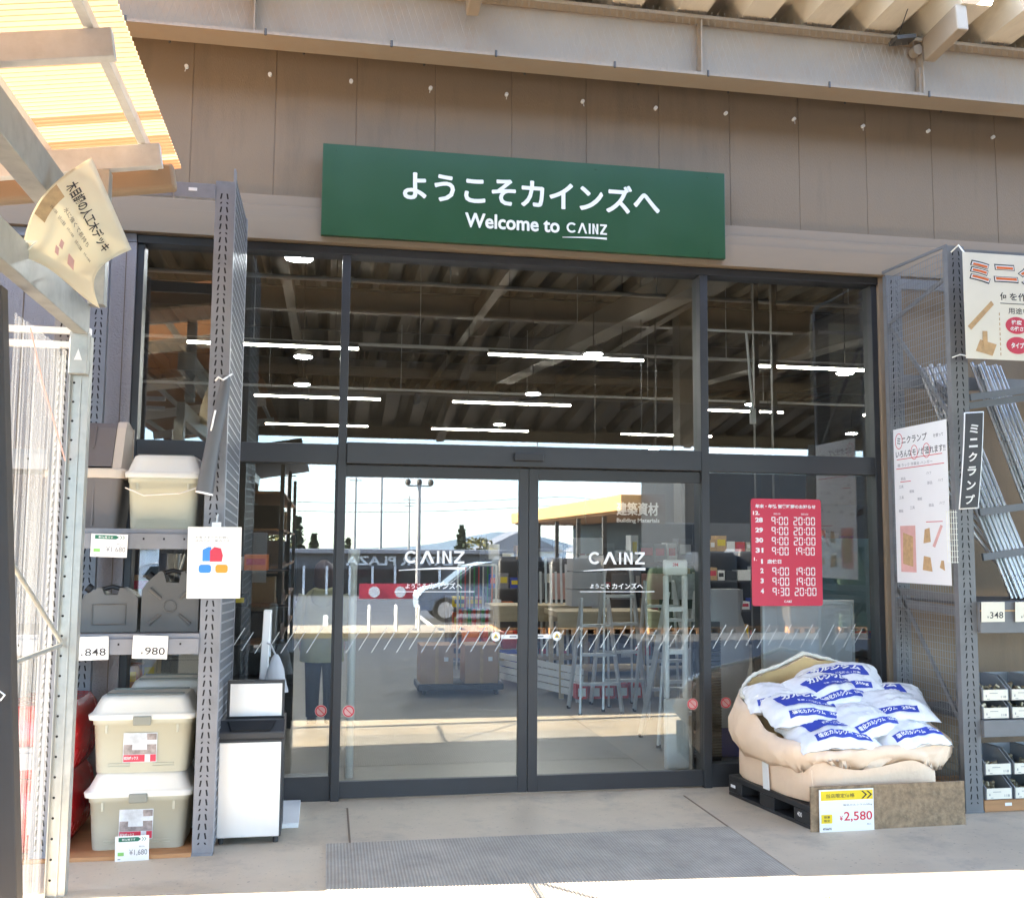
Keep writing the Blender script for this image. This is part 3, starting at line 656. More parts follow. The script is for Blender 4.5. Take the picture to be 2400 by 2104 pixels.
# ribbed side sheet facing the door
m = MB(); y = -1.08
pr = []
while y < -0.25: pr += [(y, 0), (y+0.010, 0.006), (y+0.030, 0.006), (y+0.040, 0)]; y += 0.052
m.loft([[(-2.050+d, yy, 0.02) for yy, d in pr], [(-2.050+d, yy, 3.97) for yy, d in pr]], False, False, closed=False, smooth=False)
m.build('side_sheet', M['rack_dark'], lr, recalc=False)
m = MB()
for k in range(70): z = 0.06+0.056*k; m.bar((-2.043, -1.08, z+0.0), (-2.043, -0.25, z-0.03), 0.003, 0.012)
m.box(-2.052, -1.145, 0, -2.040, -1.085, 4.0); m.box(-2.052, -0.26, 0, -2.040, -0.20, 3.98)
m.build('side_slats', M['rack'], lr)
def beam(x0, x1, z0, z1, y=-1.165):
    m = MB(); m.box(x0, y, z0, x1, y+0.04, z1-0.028); m.box(x0, y+0.012, z1-0.027, x1, y+0.055, z1)
    m.mat(1)
    for k in range(6): xx = x0+0.1+k*(x1-x0-0.2)/5; m.box(xx-0.005, y-0.001, (z0+z1)/2-0.006, xx+0.005, y+0.001, (z0+z1)/2+0.006)
    return m.build('shelf_beam', [M['rack'], M['slot']], lr, bevel=0.003)
for x0, x1, zs in ((-2.915, -2.156, (1.835, 1.24)), (-3.845, -3.021, (2.28, 1.24, 0.62))):
    for z in zs:
        beam(x0, x1, z-0.115, z)
        m = MB(); m.box(x0, -1.11, z-0.022, x1, -0.30, z-0.002); m.build('shelf', M['rack'], lr)
        m = MB(); m.box(x0, -0.30, z-0.09, x1, -0.27, z); m.build('shelf_beam', M['rack'], lr)
m = MB(); m.box(-2.39, -1.15, 3.805, -2.156, -1.12, 3.895); m.mat(1).box(-2.31, -1.152, 3.845, -2.26, -1.149, 3.865); m.build('top_beam', [M['rack'], M['white']], lr, bevel=0.003)
m = MB(); m.box(-2.915, -1.15, 3.805, -2.40, -1.12, 3.89); m.build('top_beam', M['rack'], lr)
m = MB(); m.box(-3.9, -1.16, 0, -2.157, -0.22, 0.022); tag(m.build('plinth_board', M['wood'], bevel=0.002), 'orange plywood board on the ground under the khaki boxes', 'board')

# ---- boxes
def ring(cx, cy, z, hx, hy, r): return [(cx+x, cy+y, z) for x, y in rrect(hx, hy, r)]
def trunk(cx, cy, z, s=1.0, h=0.43, label='', lid_h=0.13, sticker=True, sx=1.0, handle=False, tape=0):
    t = thing('storage_box', (cx, cy, z), label, 'storage box', 'khaki lidded boxes on the left rack')
    hx, hy, zb = 0.262*sx, 0.19, h-lid_h
    m = MB(); m.loft([ring(cx, cy, z, hx*0.92, hy*0.9, 0.04), ring(cx, cy, z+0.012, hx*0.94, hy*0.92, 0.05), ring(cx, cy, z+zb-0.03, hx, hy, 0.05), ring(cx, cy, z+zb-0.029, hx*1.02, hy*1.03, 0.05), ring(cx, cy, z+zb, hx*1.03, hy*1.04, 0.05)])
    for f in (-0.72, 0.72): m.box(cx+hx*f-0.006, cy-hy*1.03, z+zb-0.075, cx+hx*f+0.006, cy-hy*0.9, z+zb-0.02)
    m.build('body', M['khaki'], t)
    m = MB(); H = [(zb+0.001, 1.10, 1.10, 0.05), (zb+0.028, 1.12, 1.12, 0.05), (zb+0.034, 1.08, 1.08, 0.05), (zb+0.042, 1.05, 1.04, 0.06), (h-0.03, 0.94, 0.92, 0.06), (h-0.008, 0.90, 0.87, 0.06), (h, 0.85, 0.80, 0.06)]
    m.loft([ring(cx, cy, z+a, hx*b, hy*c, r) for a, b, c, r in H])
    lid = m.build('lid', M['ivory'], t)
    m = MB(); m.box(cx-hx*0.8, cy-hy*0.62, z+h, cx+hx*0.8, cy-hy*0.52, z+h+0.008); m.box(cx-hx*0.8, cy+hy*0.55, z+h, cx+hx*0.8, cy+hy*0.65, z+h+0.008); m.build('lid_rib', M['clasp'], lid)
    m = MB()
    for f in (-0.45, 0.45):
        for zz in (0.035, 0.05): m.box(cx+hx*(f-0.22), cy-hy*0.955-0.002, z+zz, cx+hx*(f+0.22), cy-hy*0.94, z+zz+0.004)
    m.build('rib', M['khaki'], t)
    if not handle:
        m = MB(); m.box(cx-0.048, cy-hy*1.19, z+zb-0.03, cx+0.052, cy-hy*1.10, z+zb+0.022); m.build('clasp', M['clasp'], t, bevel=0.006)
    else:
        m = MB(); m.tube([(cx-hx*1.05, cy-hy*1.06, z+zb-0.06), (cx-hx*0.5, cy-hy*1.2, z+zb-0.105), (cx+hx*0.5, cy-hy*1.2, z+zb-0.09), (cx+hx*1.05, cy-hy*1.06, z+zb-0.05)], 0.004, 6); m.build('wire_handle', M['alu'], t)
    if sticker:
        pl = Pl((cx, cy-hy*1.005, z)); w0 = -0.10; m = MB()
        pl.rect(m, w0, 0.06, w0+0.185, 0.225, 0, 0.001); m.mat(1); pl.rect(m, w0+0.004, 0.105, w0+0.181, 0.16, 0.001, 0.002)
        pl.rect(m, w0+0.128, 0.185, w0+0.181, 0.22, 0.001, 0.002)
        m.mat(2); pl.rect(m, w0+0.004, 0.064, w0+0.12, 0.103, 0.001, 0.002); pl.rect(m, w0+0.15, 0.064, w0+0.181, 0.103, 0.001, 0.002)
        m.mat(0); pl.rect(m, w0+0.05, 0.13, w0+0.13, 0.20, 0.002, 0.003); pl.rect(m, w0+0.122, 0.064, w0+0.148, 0.10, 0.002, 0.003)
        m.mat(3); write(m, pl, '収納ボックス', w0+0.008, 0.075, w0+0.085, 0.095, 0.0025, 0.02)
        m.build('sticker', [M['sky_print'], M['photo'], M['poster_red'], M['paper']], t)
    return t
trunk(-2.468, -0.86, 0.022, sx=1.03, label='lowest front khaki box with ivory lid, standing on the plywood board', h=0.425)
trunk(-2.463, -0.86, 0.447, sx=1.03, label='khaki box with ivory lid and photo sticker on top of the front stack', h=0.43)
trunk(-2.36, -0.46, 0.022, label='khaki box at floor level hidden behind the front stack of boxes', h=0.425, sticker=False)
trunk(-2.36, -0.46, 0.447, label='upper khaki box behind the front stack, only its lid and rim showing', h=0.465, sticker=False)
trunk(-2.395, -0.91, 1.836, label='pale khaki box with wire handle on the top shelf under the rolled banner', h=0.43, sx=0.75, sticker=False, handle=True, lid_h=0.135)
# brown flip-lid box
t = thing('storage_box', (-2.86, -0.9, 1.836), 'taupe and beige flip-lid box on the top shelf beside the galvanised post', 'storage box')
cx, cy, z = -2.84, -0.88, 1.836
m = MB(); m.loft([ring(cx, cy, z, 0.185, 0.18, 0.05), ring(cx, cy, z+0.29, 0.205, 0.2, 0.05)]); m.box(cx+0.05, cy-0.199, z+0.02, cx+0.06, cy-0.18, z+0.28); m.build('body', M['taupe'], t)
m = MB(); m.loft([ring(cx, cy, z+0.291, 0.225, 0.22, 0.05), ring(cx, cy, z+0.345, 0.225, 0.22, 0.05), ring(cx, cy, z+0.348, 0.21, 0.2, 0.05)])
pr = [(-0.16, 0.345), (-0.05, 0.60), (-0.02, 0.635), (0.02, 0.645), (0.19, 0.61), (0.2, 0.345)]
for xs in ((-0.20, -0.17), (0.145, 0.20)):
    m.prism(pr, lambda a, b, q=xs[0]: (cx+q, cy+a, z+b), lambda a, b, q=xs[1]: (cx+q*0.98, cy+a, z+b))
m.prism([(0.17, 0.345), (0.17, 0.62), (0.2, 0.61), (0.2, 0.345)], lambda a, b: (cx-0.2, cy+a, z+b), lambda a, b: (cx+0.2, cy+a, z+b))
m.build('hood', M['beige_lid'], t, bevel=0.012)
m = MB(); m.prism([(-0.165, 0.36), (-0.055, 0.60), (-0.02, 0.63), (0.16, 0.625), (0.16, 0.36)], lambda a, b: (cx-0.168, cy+a, z+b), lambda a, b: (cx+0.143, cy+a, z+b))
for q in (-0.09, 0.03): m.bar((cx+q, cy-0.12, z+0.468), (cx+q, cy-0.055, z+0.61), 0.012, 0.008)
m.build('flap', M['taupe'], t, bevel=0.02)
# ---- jerry cans
def jerry(x0, x1, z0, zs, zt, y0, depth, label, cross):
    t = thing('jerry_can', ((x0+x1)/2, y0+depth/2, z0), label, 'jerry can', 'grey fuel cans on the middle shelf')
    w_ = x1-x0; P = [(x0, z0), (x1, z0), (x1, zs-0.02), (x1-0.03, zs+0.01), (x0+w_*0.72, zt), (x0+w_*0.68, zt), (x0+w_*0.64, zs+0.0), (x0+w_*0.42, zs+0.0), (x0+w_*0.36, zt), (x0+w_*0.30, zt), (x0+0.025, zs+0.0), (x0, zs-0.04)]
    m = MB(); m.prism(P, lambda a, b: (a, y0, b), lambda a, b: (a, y0+depth, b)); m.build('body', M['jerry'], t, bevel=0.022)
    m = MB(); m.tube([(x0+w_*0.33, y0+depth/2, zt-0.012), (x0+w_*0.5, y0+depth/2, zt+0.004), (x0+w_*0.70, y0+depth/2, zt-0.012)], 0.014, 10); m.build('handle', M['black'], t)
    d = Vector((-0.8, 0, 0.6)); c = Vector((x0+w_*0.14, y0+depth/2, zs+0.025)); m = MB(); m.tube([c, c+d*0.03], 0.026, 14); m.build('cap', M['black'], t)
    m = MB(); yf = y0-0.002
    if cross:
        cx, cz = (x0+x1)/2, (z0+zs)/2+0.005; a, b = w_*0.36, (zs-z0)*0.36
        for sx in (-1, 1):
            for sz in (-1, 1): m.tube([(cx+sx*0.05, yf, cz+sz*0.045), (cx+sx*a, yf, cz+sz*b)], [0.008, 0.012], 8)
        pts = [(cx+0.034*math.cos(2*math.pi*k/16), yf, cz+0.034*math.sin(2*math.pi*k/16)) for k in range(17)]; m.tube(pts, 0.005, 6)
    else:
        a, b, c_, d_ = x0+w_*0.22, x0+w_*0.8, z0+0.045, zs-0.055
        m.tube([(a, yf, c_), (b, yf, c_), (b, yf, d_), (a, yf, d_), (a, yf, c_)], 0.005, 6)
    m.build('rib', M['jerry'], t); return t
jerry(-2.83, -2.515, 1.242, 1.455, 1.495, -1.06, 0.15, 'low wide grey jerry can on the middle shelf above the 848 price card', False)
jerry(-2.495, -2.175, 1.242, 1.525, 1.59, -1.06, 0.15, 'taller grey jerry can with raised cross above the 980 price card', True)
# ---- cards
def card(x0, x1, z0, z1, y, label, draw, mats, tilt=0.0, name='price_card'):
    a = R(tilt); pl = Pl((x0, y, z0), (math.cos(a), 0, math.sin(a)), (-math.sin(a), -0.06, math.cos(a)))
    t = thing(name, (x0, y, z0), label, name.replace('_', ' '))
    m = MB(); pl.rect(m, 0, 0, x1-x0, z1-z0, -0.002, 0); m.build('card', mats[0], t)
    m = MB(); draw(m, pl, x1-x0, z1-z0); m.build('print', mats[1:], t); return t
def price(txt, yen='¥'):
    def f(m, pl, w_, h):
        write(m, pl, txt, w_*0.36, h*0.18, w_*0.93, h*0.50, 0.001, 0.004); write(m, pl, yen, w_*0.24, h*0.19, w_*0.31, h*0.30, 0.001, 0.01)
    return f
card(-2.835, -2.64, 1.095, 1.225, -1.175, 'white price card reading 848 under the low fuel can', price('848'), [M['paper'], M['ink']], 1.5)
card(-2.515, -2.325, 1.105, 1.235, -1.175, 'white price card reading 980 under the taller fuel can', price('980'), [M['paper'], M['ink']], -2)
def greentag(txt):
    def f(m, pl, w_, h):
        m.mat(0); pl.poly(m, [(w_*0.1, h*0.78), (w_*0.68, h*0.78), (w_*0.76, h*0.865), (w_*0.68, h*0.95), (w_*0.1, h*0.95)], 0, 0.001)
        for k in range(2): pl.poly(m, [(w_*(0.78+0.07*k), h*0.79), (w_*(0.80+0.07*k), h*0.79), (w_*(0.85+0.07*k), h*0.865), (w_*(0.80+0.07*k), h*0.94), (w_*(0.78+0.07*k), h*0.94), (w_*(0.83+0.07*k), h*0.865)], 0, 0.001)
        m.mat(1); write(m, pl, '新価格です', w_*0.2, h*0.82, w_*0.6, h*0.91, 0.0015, 0.01)
        m.mat(2); pl.rect(m, w_*0.08, h*0.22, w_*0.26, h*0.36, 0, 0.001)
        m.mat(3); write(m, pl, '¥'+txt, w_*0.42, h*0.2, w_*0.95, h*0.46, 0.001, 0.0); pl.rect(m, w_*0.08, h*0.07, w_*0.16, h*0.10, 0, 0.001); write(m, pl, '税込', w_*0.7, h*0.53, w_*0.88, h*0.6, 0.001)
    return f
GT = [M['paper'], M['tag_green'], M['paper'], M['lime'], M['grey_ink']]
card(-2.762, -2.565, 1.675, 1.805, -1.178, 'white tag with green arrow on the top shelf beam below the taupe box', greentag('1,680'), GT, -1.5, 'price_tag')
card(-2.557, -2.378, 0.0, 0.137, -1.185, 'white tag with green arrow reading 1,680 before the lowest khaki box', greentag('1,680'), GT, 0.8, 'price_tag')
def notice(m, pl, w_, h):
    m.mat(0)
    for r_, s in ((0.84, 'お客さまへのお願い'), (0.79, '店内でのご案内です')): write(m, pl, s, w_*0.14, h*r_, w_*0.78, h*(r_+0.032), 0.001)
    write(m, pl, 'ありがとうございます', w_*0.32, h*0.27, w_*0.68, h*0.295, 0.001); write(m, pl, '店長', w_*0.14, h*0.17, w_*0.26, h*0.19, 0.001)
    m.mat(1); pl.poly(m, [(w_*0.28, h*0.52), (w_*0.44, h*0.52), (w_*0.44, h*0.72), (w_*0.38, h*0.72), (w_*0.28, h*0.68)], 0, 0.001)
    m.mat(2); pl.poly(m, [(w_*0.42, h*0.515), (w_*0.64, h*0.515), (w_*0.66, h*0.60), (w_*0.62, h*0.70), (w_*0.50, h*0.72), (w_*0.42, h*0.67)], 0.001, 0.002)
    m.mat(3); pl.poly(m, [(w_*0.33+x, h*0.415+y) for x, y in rrect(w_*0.115, h*0.058, 0.015)], 0, 0.001)
    m.mat(4); pl.poly(m, [(w_*0.64+x, h*0.415+y) for x, y in rrect(w_*0.115, h*0.058, 0.015)], 0, 0.001)
card(-2.228, -1.93, 1.44, 1.848, -1.20, 'white notice sheet with blue, red and orange marks hung on the rack post', notice, [M['paper'], M['grey_ink'], M['azure'], M['poster_red'], M['azure'], M['orange']], 0.3, 'notice_sheet')
m = MB(); m.box(-2.10, -1.215, 1.835, -2.05, -1.19, 1.875); m.tube([(-2.075, -1.2, 1.875), (-2.075, -1.19, 1.91), (-2.075, -1.15, 1.92)], 0.006, 6)
tag(m.build('clip', M['alu']), 'small clip that holds the white notice sheet on the rack post', 'clip')
# rolled banner tied to the post
t = thing('rolled_banner', (-2.12, -1.2, 2.03), 'grey rolled-up banner tied at a slant to the left rack post', 'banner')
m = MB(); m.tube([(-2.05, -1.19, 2.73), (-2.062, -1.2, 2.62), (-2.10, -1.21, 2.4), (-2.135, -1.22, 2.14), (-2.147, -1.22, 2.045)], [0.022, 0.036, 0.04, 0.046, 0.05], 14); m.build('roll', M['rack_dark'], t)
m = MB(); m.tube([(-2.147, -1.22, 2.046), (-2.149, -1.22, 2.036)], 0.0505, 14); m.tube([(-2.02, -1.18, 2.745), (-2.065, -1.235, 2.70), (-2.09, -1.24, 2.715), (-2.11, -1.2, 2.70)], 0.006, 6); m.tube([(-2.1, -1.245, 2.52), (-2.11, -1.25, 2.46), (-2.12, -1.24, 2.40)], 0.006, 6)
m.build('cuff', M['white'], t)
# red sacks
k = 0
for x, z, lab in ((-3.06, 0.023, 'red plastic sack at the bottom of the pile behind the galvanised post'), (-3.05, 0.43, 'red plastic sack on top of the pile behind the galvanised post'), (-3.52, 0.023, 'low red sack behind the clear corrugated side sheet'), (-3.55, 0.43, 'upper red sack behind the clear corrugated side sheet')):
    m = MB(); cx, cy = x, -0.72
    rings = []
    for j in range(9):
        f = j/8; s = 0.80+0.20*math.sin(math.pi*f)**0.5; rings.append([(cx+px*s+0.008*noise.noise((px*9, f*7, x)), cy+py*s+0.010*noise.noise((px*9, py*9, f*6)), z+0.40*f) for px, py in rrect(0.225, 0.38, 0.09, 6)])
    m.loft(rings); o = m.build('red_sack', M['red_sack'])
    if k in (0, 2):
        m = MB(); Pl((cx, cy-0.383, z)).rect(m, 0.02, 0.12, 0.215, 0.30, 0, 0.002); m.build('label', M['paper'], o)
    else:
        m = MB(); m.tube([(cx+0.1, cy-0.3, z+0.39), (cx+0.16, cy-0.37, z+0.40), (cx+0.2, cy-0.4, z+0.385)], [0.02, 0.03, 0.015], 7); m.build('sack_tie', M['white'], o)
    tag(o, lab, 'sack', 'red sacks at the left rack'); k += 1
# hanging backlit poster, blowing
def pf(u, v, d=0.0):
    a = Vector((-2.70, -1.86, 3.745)); b = Vector((-2.46, -1.98, 3.235)); c_ = Vector((-2.955, -2.02, 3.03)); e = Vector((-2.62, -1.90, 2.965))
    p0 = a.lerp(b, u); p1 = Vector((-2.93, -2.12, 3.12)).lerp(e, u); q = p0.lerp(p1, v)
    q = q + Vector((-0.05*math.sin(math.pi*v)*(1-u)-0.07*math.sin(math.pi*v)*u, -0.10*math.sin(math.pi*v)-0.05*math.sin(2.5*u+1.0)*v, 0.02*math.sin(5*u)*v))
    q = q+Vector((0.25, -0.9, 0.25)).normalized()*d; cp = Vector((-1.4444, -7.3056, 1.7474))
    return cp+(q-cp)*0.86
t = thing('hanging_poster', (-2.49, -2.7, 2.83), 'curled cream paper poster tied to the lean-to rails at upper left', 'poster')
m = MB(); m.grid(lambda u, v: pf(u, v), 24, 18); m.build('sheet', M['poster_film'], t, solid=0.002)
m = MB(); f_ = lambda x, y: pf(x, 1-y, 0.006)
m.mat(0); write(m, None, '木目調の人工木デッキ', 0.12, 0.70, 0.90, 0.82, mapf=f_, bold=0.02); write(m, None, '水に強くて長持ち', 0.30, 0.58, 0.75, 0.63, mapf=f_)
for i in range(5): write(m, None, 'お手入れ簡単', 0.16+0.15*i, 0.50-0.012*(i % 2), 0.27+0.15*i, 0.53, mapf=f_)
m.mat(1); m.grid(lambda u, v: pf(0.03+0.17*u, 0.34+0.30*v, 0.005), 5, 5)
m.mat(2)
for (x, y, w_, h) in ((0.60, 0.22, 0.09, 0.12), (0.46, 0.30, 0.05, 0.08), (0.42, 0.20, 0.05, 0.08)): m.grid(lambda u, v: pf(x+w_*u, 1-y-h*v, 0.005), 2, 2)
m.build('print', [M['ink'], M['tan_ink'], M['pink']], t)
m = MB(); m.tube([pf(0.03, 0.97), Vector((-2.66, -2.9, 2.99)), Vector((-2.70, -2.92, 2.98))], 0.005, 6); m.tube([pf(0.97, 0.98), Vector((-2.66, -2.45, 2.96))], 0.005, 6); m.build('tie', M['cream'], t)
# hook on the brown post
t = thing('wire_hook', (-2.78, -2.80, 1.1), 'small white double hook on the brown post at the left edge', 'hook')
m = MB(); m.box(-2.80, -2.79, 1.115, -2.755, -2.781, 1.15)
m.tube([(-2.77, -2.793, 1.145), (-2.735, -2.80, 1.15), (-2.715, -2.80, 1.135), (-2.73, -2.80, 1.115), (-2.765, -2.793, 1.118)], 0.0035, 6)
m.tube([(-2.79, -2.793, 1.12), (-2.785, -2.81, 1.09), (-2.80, -2.81, 1.075), (-2.82, -2.80, 1.09)], 0.0035, 6)
m.build('hook', M['white'], t)

# ================================================================ bin and stand by the doors
t = thing('waste_bin', (-1.865, -0.78, 0), 'stainless fronted bin with black slanted mouth and a white back panel', 'bin')
x0, x1 = -2.05, -1.675
m = MB(); m.box(x0, -0.945, 0.035, x1, -0.60, 0.60); m.build('body', M['frame'], t, bevel=0.006)
m = MB(); m.box(x0+0.008, -0.955, 0.04, x1-0.010, -0.946, 0.585); m.build('front_panel', M['steel_lin'], t, bevel=0.004)
m = MB(); m.prism([(-0.96, 0.601), (-0.60, 0.601), (-0.60, 0.70), (-0.86, 0.70), (-0.96, 0.645)], lambda a, b: (x0-0.004, a, b), lambda a, b: (x1+0.004, a, b))
m.build('hood', M['frame'], t, bevel=0.008)
m = MB(); m.prism([(x0+0.075, 0), (x1-0.075, 0), (x1-0.045, 0.085), (x0+0.045, 0.085)], lambda a, b: (a, -0.958+b*0.9, 0.652+b*0.5), lambda a, b: (a, -0.962+b*0.9, 0.657+b*0.5)); m.build('mouth', M['slot'], t)
m = MB(); m.box(x0+0.03, -0.79, 0.701, x1-0.005, -0.75, 0.925); m.build('back_frame', M['frame'], t, bevel=0.005)
m = MB(); m.box(x0+0.048, -0.796, 0.712, x1-0.02, -0.791, 0.905); m.build('back_panel', M['steel_lin'], t)
for sx in (x0+0.03, x1-0.03):
    m = MB(); m.tube([(sx, -0.92, 0), (sx, -0.92, 0.035)], 0.016, 10); m.tube([(sx, -0.63, 0), (sx, -0.63, 0.035)], 0.016, 10); m.build('foot', M['black'], t)
t = thing('poster_stand', (-1.83, -0.35, 0), 'narrow white standing board behind the bin with a flat base plate', 'stand')
m = MB(); m.box(-1.72, -0.64, 0.0, -1.58, -0.05, 0.03); m.mat(1).box(-1.70, -0.645, 0.004, -1.62, -0.64, 0.018); m.build('base', [M['white'], M['paper']], t, bevel=0.006)
m = MB(); m.bar((-1.865, -0.32, 0.03), (-1.82, -0.30, 1.32), 0.05, 0.10, (0, 1, 0)); m.build('board', M['white'], t, bevel=0.006)
m = MB(); m.box(-1.82, -0.345, 1.02, -1.792, -0.34, 1.30); m.build('print', M['sky_print'], t)
m = MB(); rings = []
for j in range(14):
    f = j/13; rad = 0.012+0.072*(1-f)**0.65
    rings.append([(-1.755+rad*(math.cos(2*math.pi*k/26))*(1+0.14*noise.noise((math.cos(2*math.pi*k/26)*2.5, math.sin(2*math.pi*k/26)*2.5, f*4))), -0.41+rad*0.6*math.sin(2*math.pi*k/26)*(1+0.12*noise.noise((k*0.6, f*6, 2))), 0.80+0.24*f) for k in range(26)])
m.loft(rings); m.tube([(-1.755, -0.41, 1.03), (-1.79, -0.39, 1.10), (-1.815, -0.36, 1.11)], 0.006, 6)
tag(m.build('plastic_bag', M['frost']), 'crumpled clear plastic bag hung on the white standing board', 'bag')

# ================================================================ pallet, bulk bag and sacks
RZ = R(9.0); PC = Vector((2.036, -0.60, 0))
def W(u, v, z): return (PC.x+u*math.cos(RZ)-v*math.sin(RZ), PC.y+u*math.sin(RZ)+v*math.cos(RZ), z)
t = thing('plastic_pallet', PC, 'black plastic pallet under the bulk bag right of the doors', 'pallet')
m = MB()
def wb(m, u0, v0, z0, u1, v1, z1):
    vs = [W(*p) for p in ((u0,v0,z0),(u1,v0,z0),(u1,v1,z0),(u0,v1,z0),(u0,v0,z1),(u1,v0,z1),(u1,v1,z1),(u0,v1,z1))]
    m.add(vs, [(3,2,1,0),(4,5,6,7),(0,1,5,4),(1,2,6,5),(2,3,7,6),(3,0,4,7)])
wb(m, -0.545, -0.48, 0.105, 0.545, 0.48, 0.14); wb(m, -0.545, -0.48, 0.0, 0.545, 0.48, 0.024)
for u in (-0.545, -0.07, 0.405):
    for v in (-0.48, -0.085, 0.31): wb(m, u, v, 0.025, u+0.14, v+0.17, 0.104)
m.build('deck', M['black'], t, bevel=0.005)
m = MB(); pl = Pl(W(-0.5455, -0.48, 0), (W(-0.545, -1, 0)[0]-W(-0.545, 0, 0)[0], W(-0.545, -1, 0)[1]-W(-0.545, 0, 0)[1], 0))
write(m, pl, '400', -0.13, 0.055, -0.08, 0.085, 0.001, 0.02); pl.rect(m, -0.93, 0.06, -0.87, 0.08, 0, 0.001); m.build('marking', M['white'], t)
# bag
def rect_pt(a, hx, hy, n=5.0):
    c, s = math.cos(a), math.sin(a); return (hx*math.copysign(abs(c)**(2/n), c), hy*math.copysign(abs(s)**(2/n), s))
t = thing('bulk_bag', (PC.x, PC.y, 0.14), 'large peach woven bulk bag with rolled collar on the black pallet', 'bulk bag')
NA = 144
def rim(a):      # rim height round the bag: low in front, drawn up to a peak at the back
    s = math.sin(a); c = math.cos(a); b = max(0, s)
    x, y = rect_pt(a, 0.53, 0.47, 4); f = max(0, min(1, (y+0.47)/0.94))
    return 0.455 + 0.285*f**1.1 + 0.225*f*f*max(0, 1-abs(x-0.12)/0.66) + 0.012*math.sin(7*a)
def bag_ring(f, kx, ky, zf, seed, n=5.0, amp=0.012):
    out = []
    for k in range(NA):
        a = 2*math.pi*k/NA; x, y = rect_pt(a, 0.53*kx, 0.47*ky, n); nn = amp*noise.noise((x*5, y*5, seed*1.7))+(0.018*noise.noise((6*math.cos(a), 6*math.sin(a), seed*0.7))-0.030*max(0, 0.55-abs(2.2*noise.noise((8*math.cos(a), 8*math.sin(a), seed*0.35)))) if amp > 0.02 else 0)
        kr = 1+(0.26*max(0, x)*(1 if amp > 0.02 else 0)); out.append(W(x*(1+nn*1.5)*kr, y*(1+nn*1.5), zf(a)+amp*0.8*noise.noise((x*4, y*4, seed+9))+(0.012*noise.noise((11*math.cos(a), 11*math.sin(a), seed*0.8)) if amp > 0.02 else 0)))
    return out
m = MB()
rows = [(0.98, 0.98, lambda a: 0.142, 7), (1.0, 1.0, lambda a: 0.16, 7), (1.015, 1.02, lambda a: 0.28, 6), (1.03, 1.03, lambda a: 0.37, 5), (1.03, 0.99, lambda a: 0.43, 4.6)]
m.loft([bag_ring(0, kx, ky, zf, i, n) for i, (kx, ky, zf, n) in enumerate(rows)], True, False)
body = m.build('bag_body', M['bagcloth'], t)
m = MB()
for u in (-0.30, 0.33): pass
pl = Pl(W(-0.5445, 0, 0), (W(0, -1, 0)[0]-PC.x, W(0, -1, 0)[1]-PC.y, 0))
pl.poly(m, [(-0.02, 0.145), (0.05, 0.145), (0.035, 0.39), (-0.035, 0.39)], 0.006, 0.012); m.build('strap', M['white'], t)
m = MB()      # stitched corner seams
for (u, v) in ((-0.515, -0.462),):
    m.tube([W(u, v-0.01, 0.15), W(u*1.01, v*1.015-0.01, 0.26), W(u*1.03, v*1.03-0.01, 0.37)], 0.006, 6)
m.build('seam', M['bagcloth'], t)
m = MB(); R0 = lambda a: rim(a)
ov = lambda a: 0.75+0.25*abs(math.cos(a))
rows = [(1.05, 1.03, lambda a: 0.40+0.02*math.sin(3*a), 5), (1.08, 1.055, lambda a: 0.345+0.03*math.sin(3*a+1)+0.02*math.sin(8*a), 4.6), (1.17, 1.06, lambda a: 0.385+0.03*math.sin(3*a+1)+0.12*(rim(a)-0.5), 4.2), (1.225, 1.08, lambda a: 0.425+0.30*(rim(a)-0.5), 3.9), (1.235, 1.08, lambda a: 0.46+0.55*(rim(a)-0.5), 3.7), (1.20, 1.06, lambda a: 0.48+0.8*(rim(a)-0.5), 3.6), (1.15, 1.03, lambda a: rim(a)+0.012, 3.5), (1.11, 1.0, lambda a: rim(a)+0.004, 3.4)]
m.loft([bag_ring(0, kx, ky, zf, 20+i*0.5, n, 0.03) for i, (kx, ky, zf, n) in enumerate(rows)], False, False)
m.build('collar', M['bagcloth'], t)
m = MB(); rows = [(1.10, 0.99, lambda a: rim(a)+0.004, 3.4), (1.04, 0.95, lambda a: rim(a)-0.05, 3.6), (0.97, 0.93, lambda a: 0.42, 4)]
m.loft([bag_ring(0, kx, ky, zf, 23+i*0.5, n, 0.03) for i, (kx, ky, zf, n) in enumerate(rows)], False, True)
m.build('lining', M['bag_tan'], t)
m = MB()      # pale hem along the drawn-up back rim
pts = []
for k in range(9, 66): a = 2*math.pi*k/NA; x, y = rect_pt(a, 0.53*1.10, 0.47*1.0, 3.4); pts.append(W(x, y, rim(a)+0.028+0.006*noise.noise((k*0.7, 1, 1))))
m.tube(pts, [0.010+0.007*math.sin(k*0.9)**2 for k in range(len(pts))], 7); m.build('hem', M['cream_paper'], t)
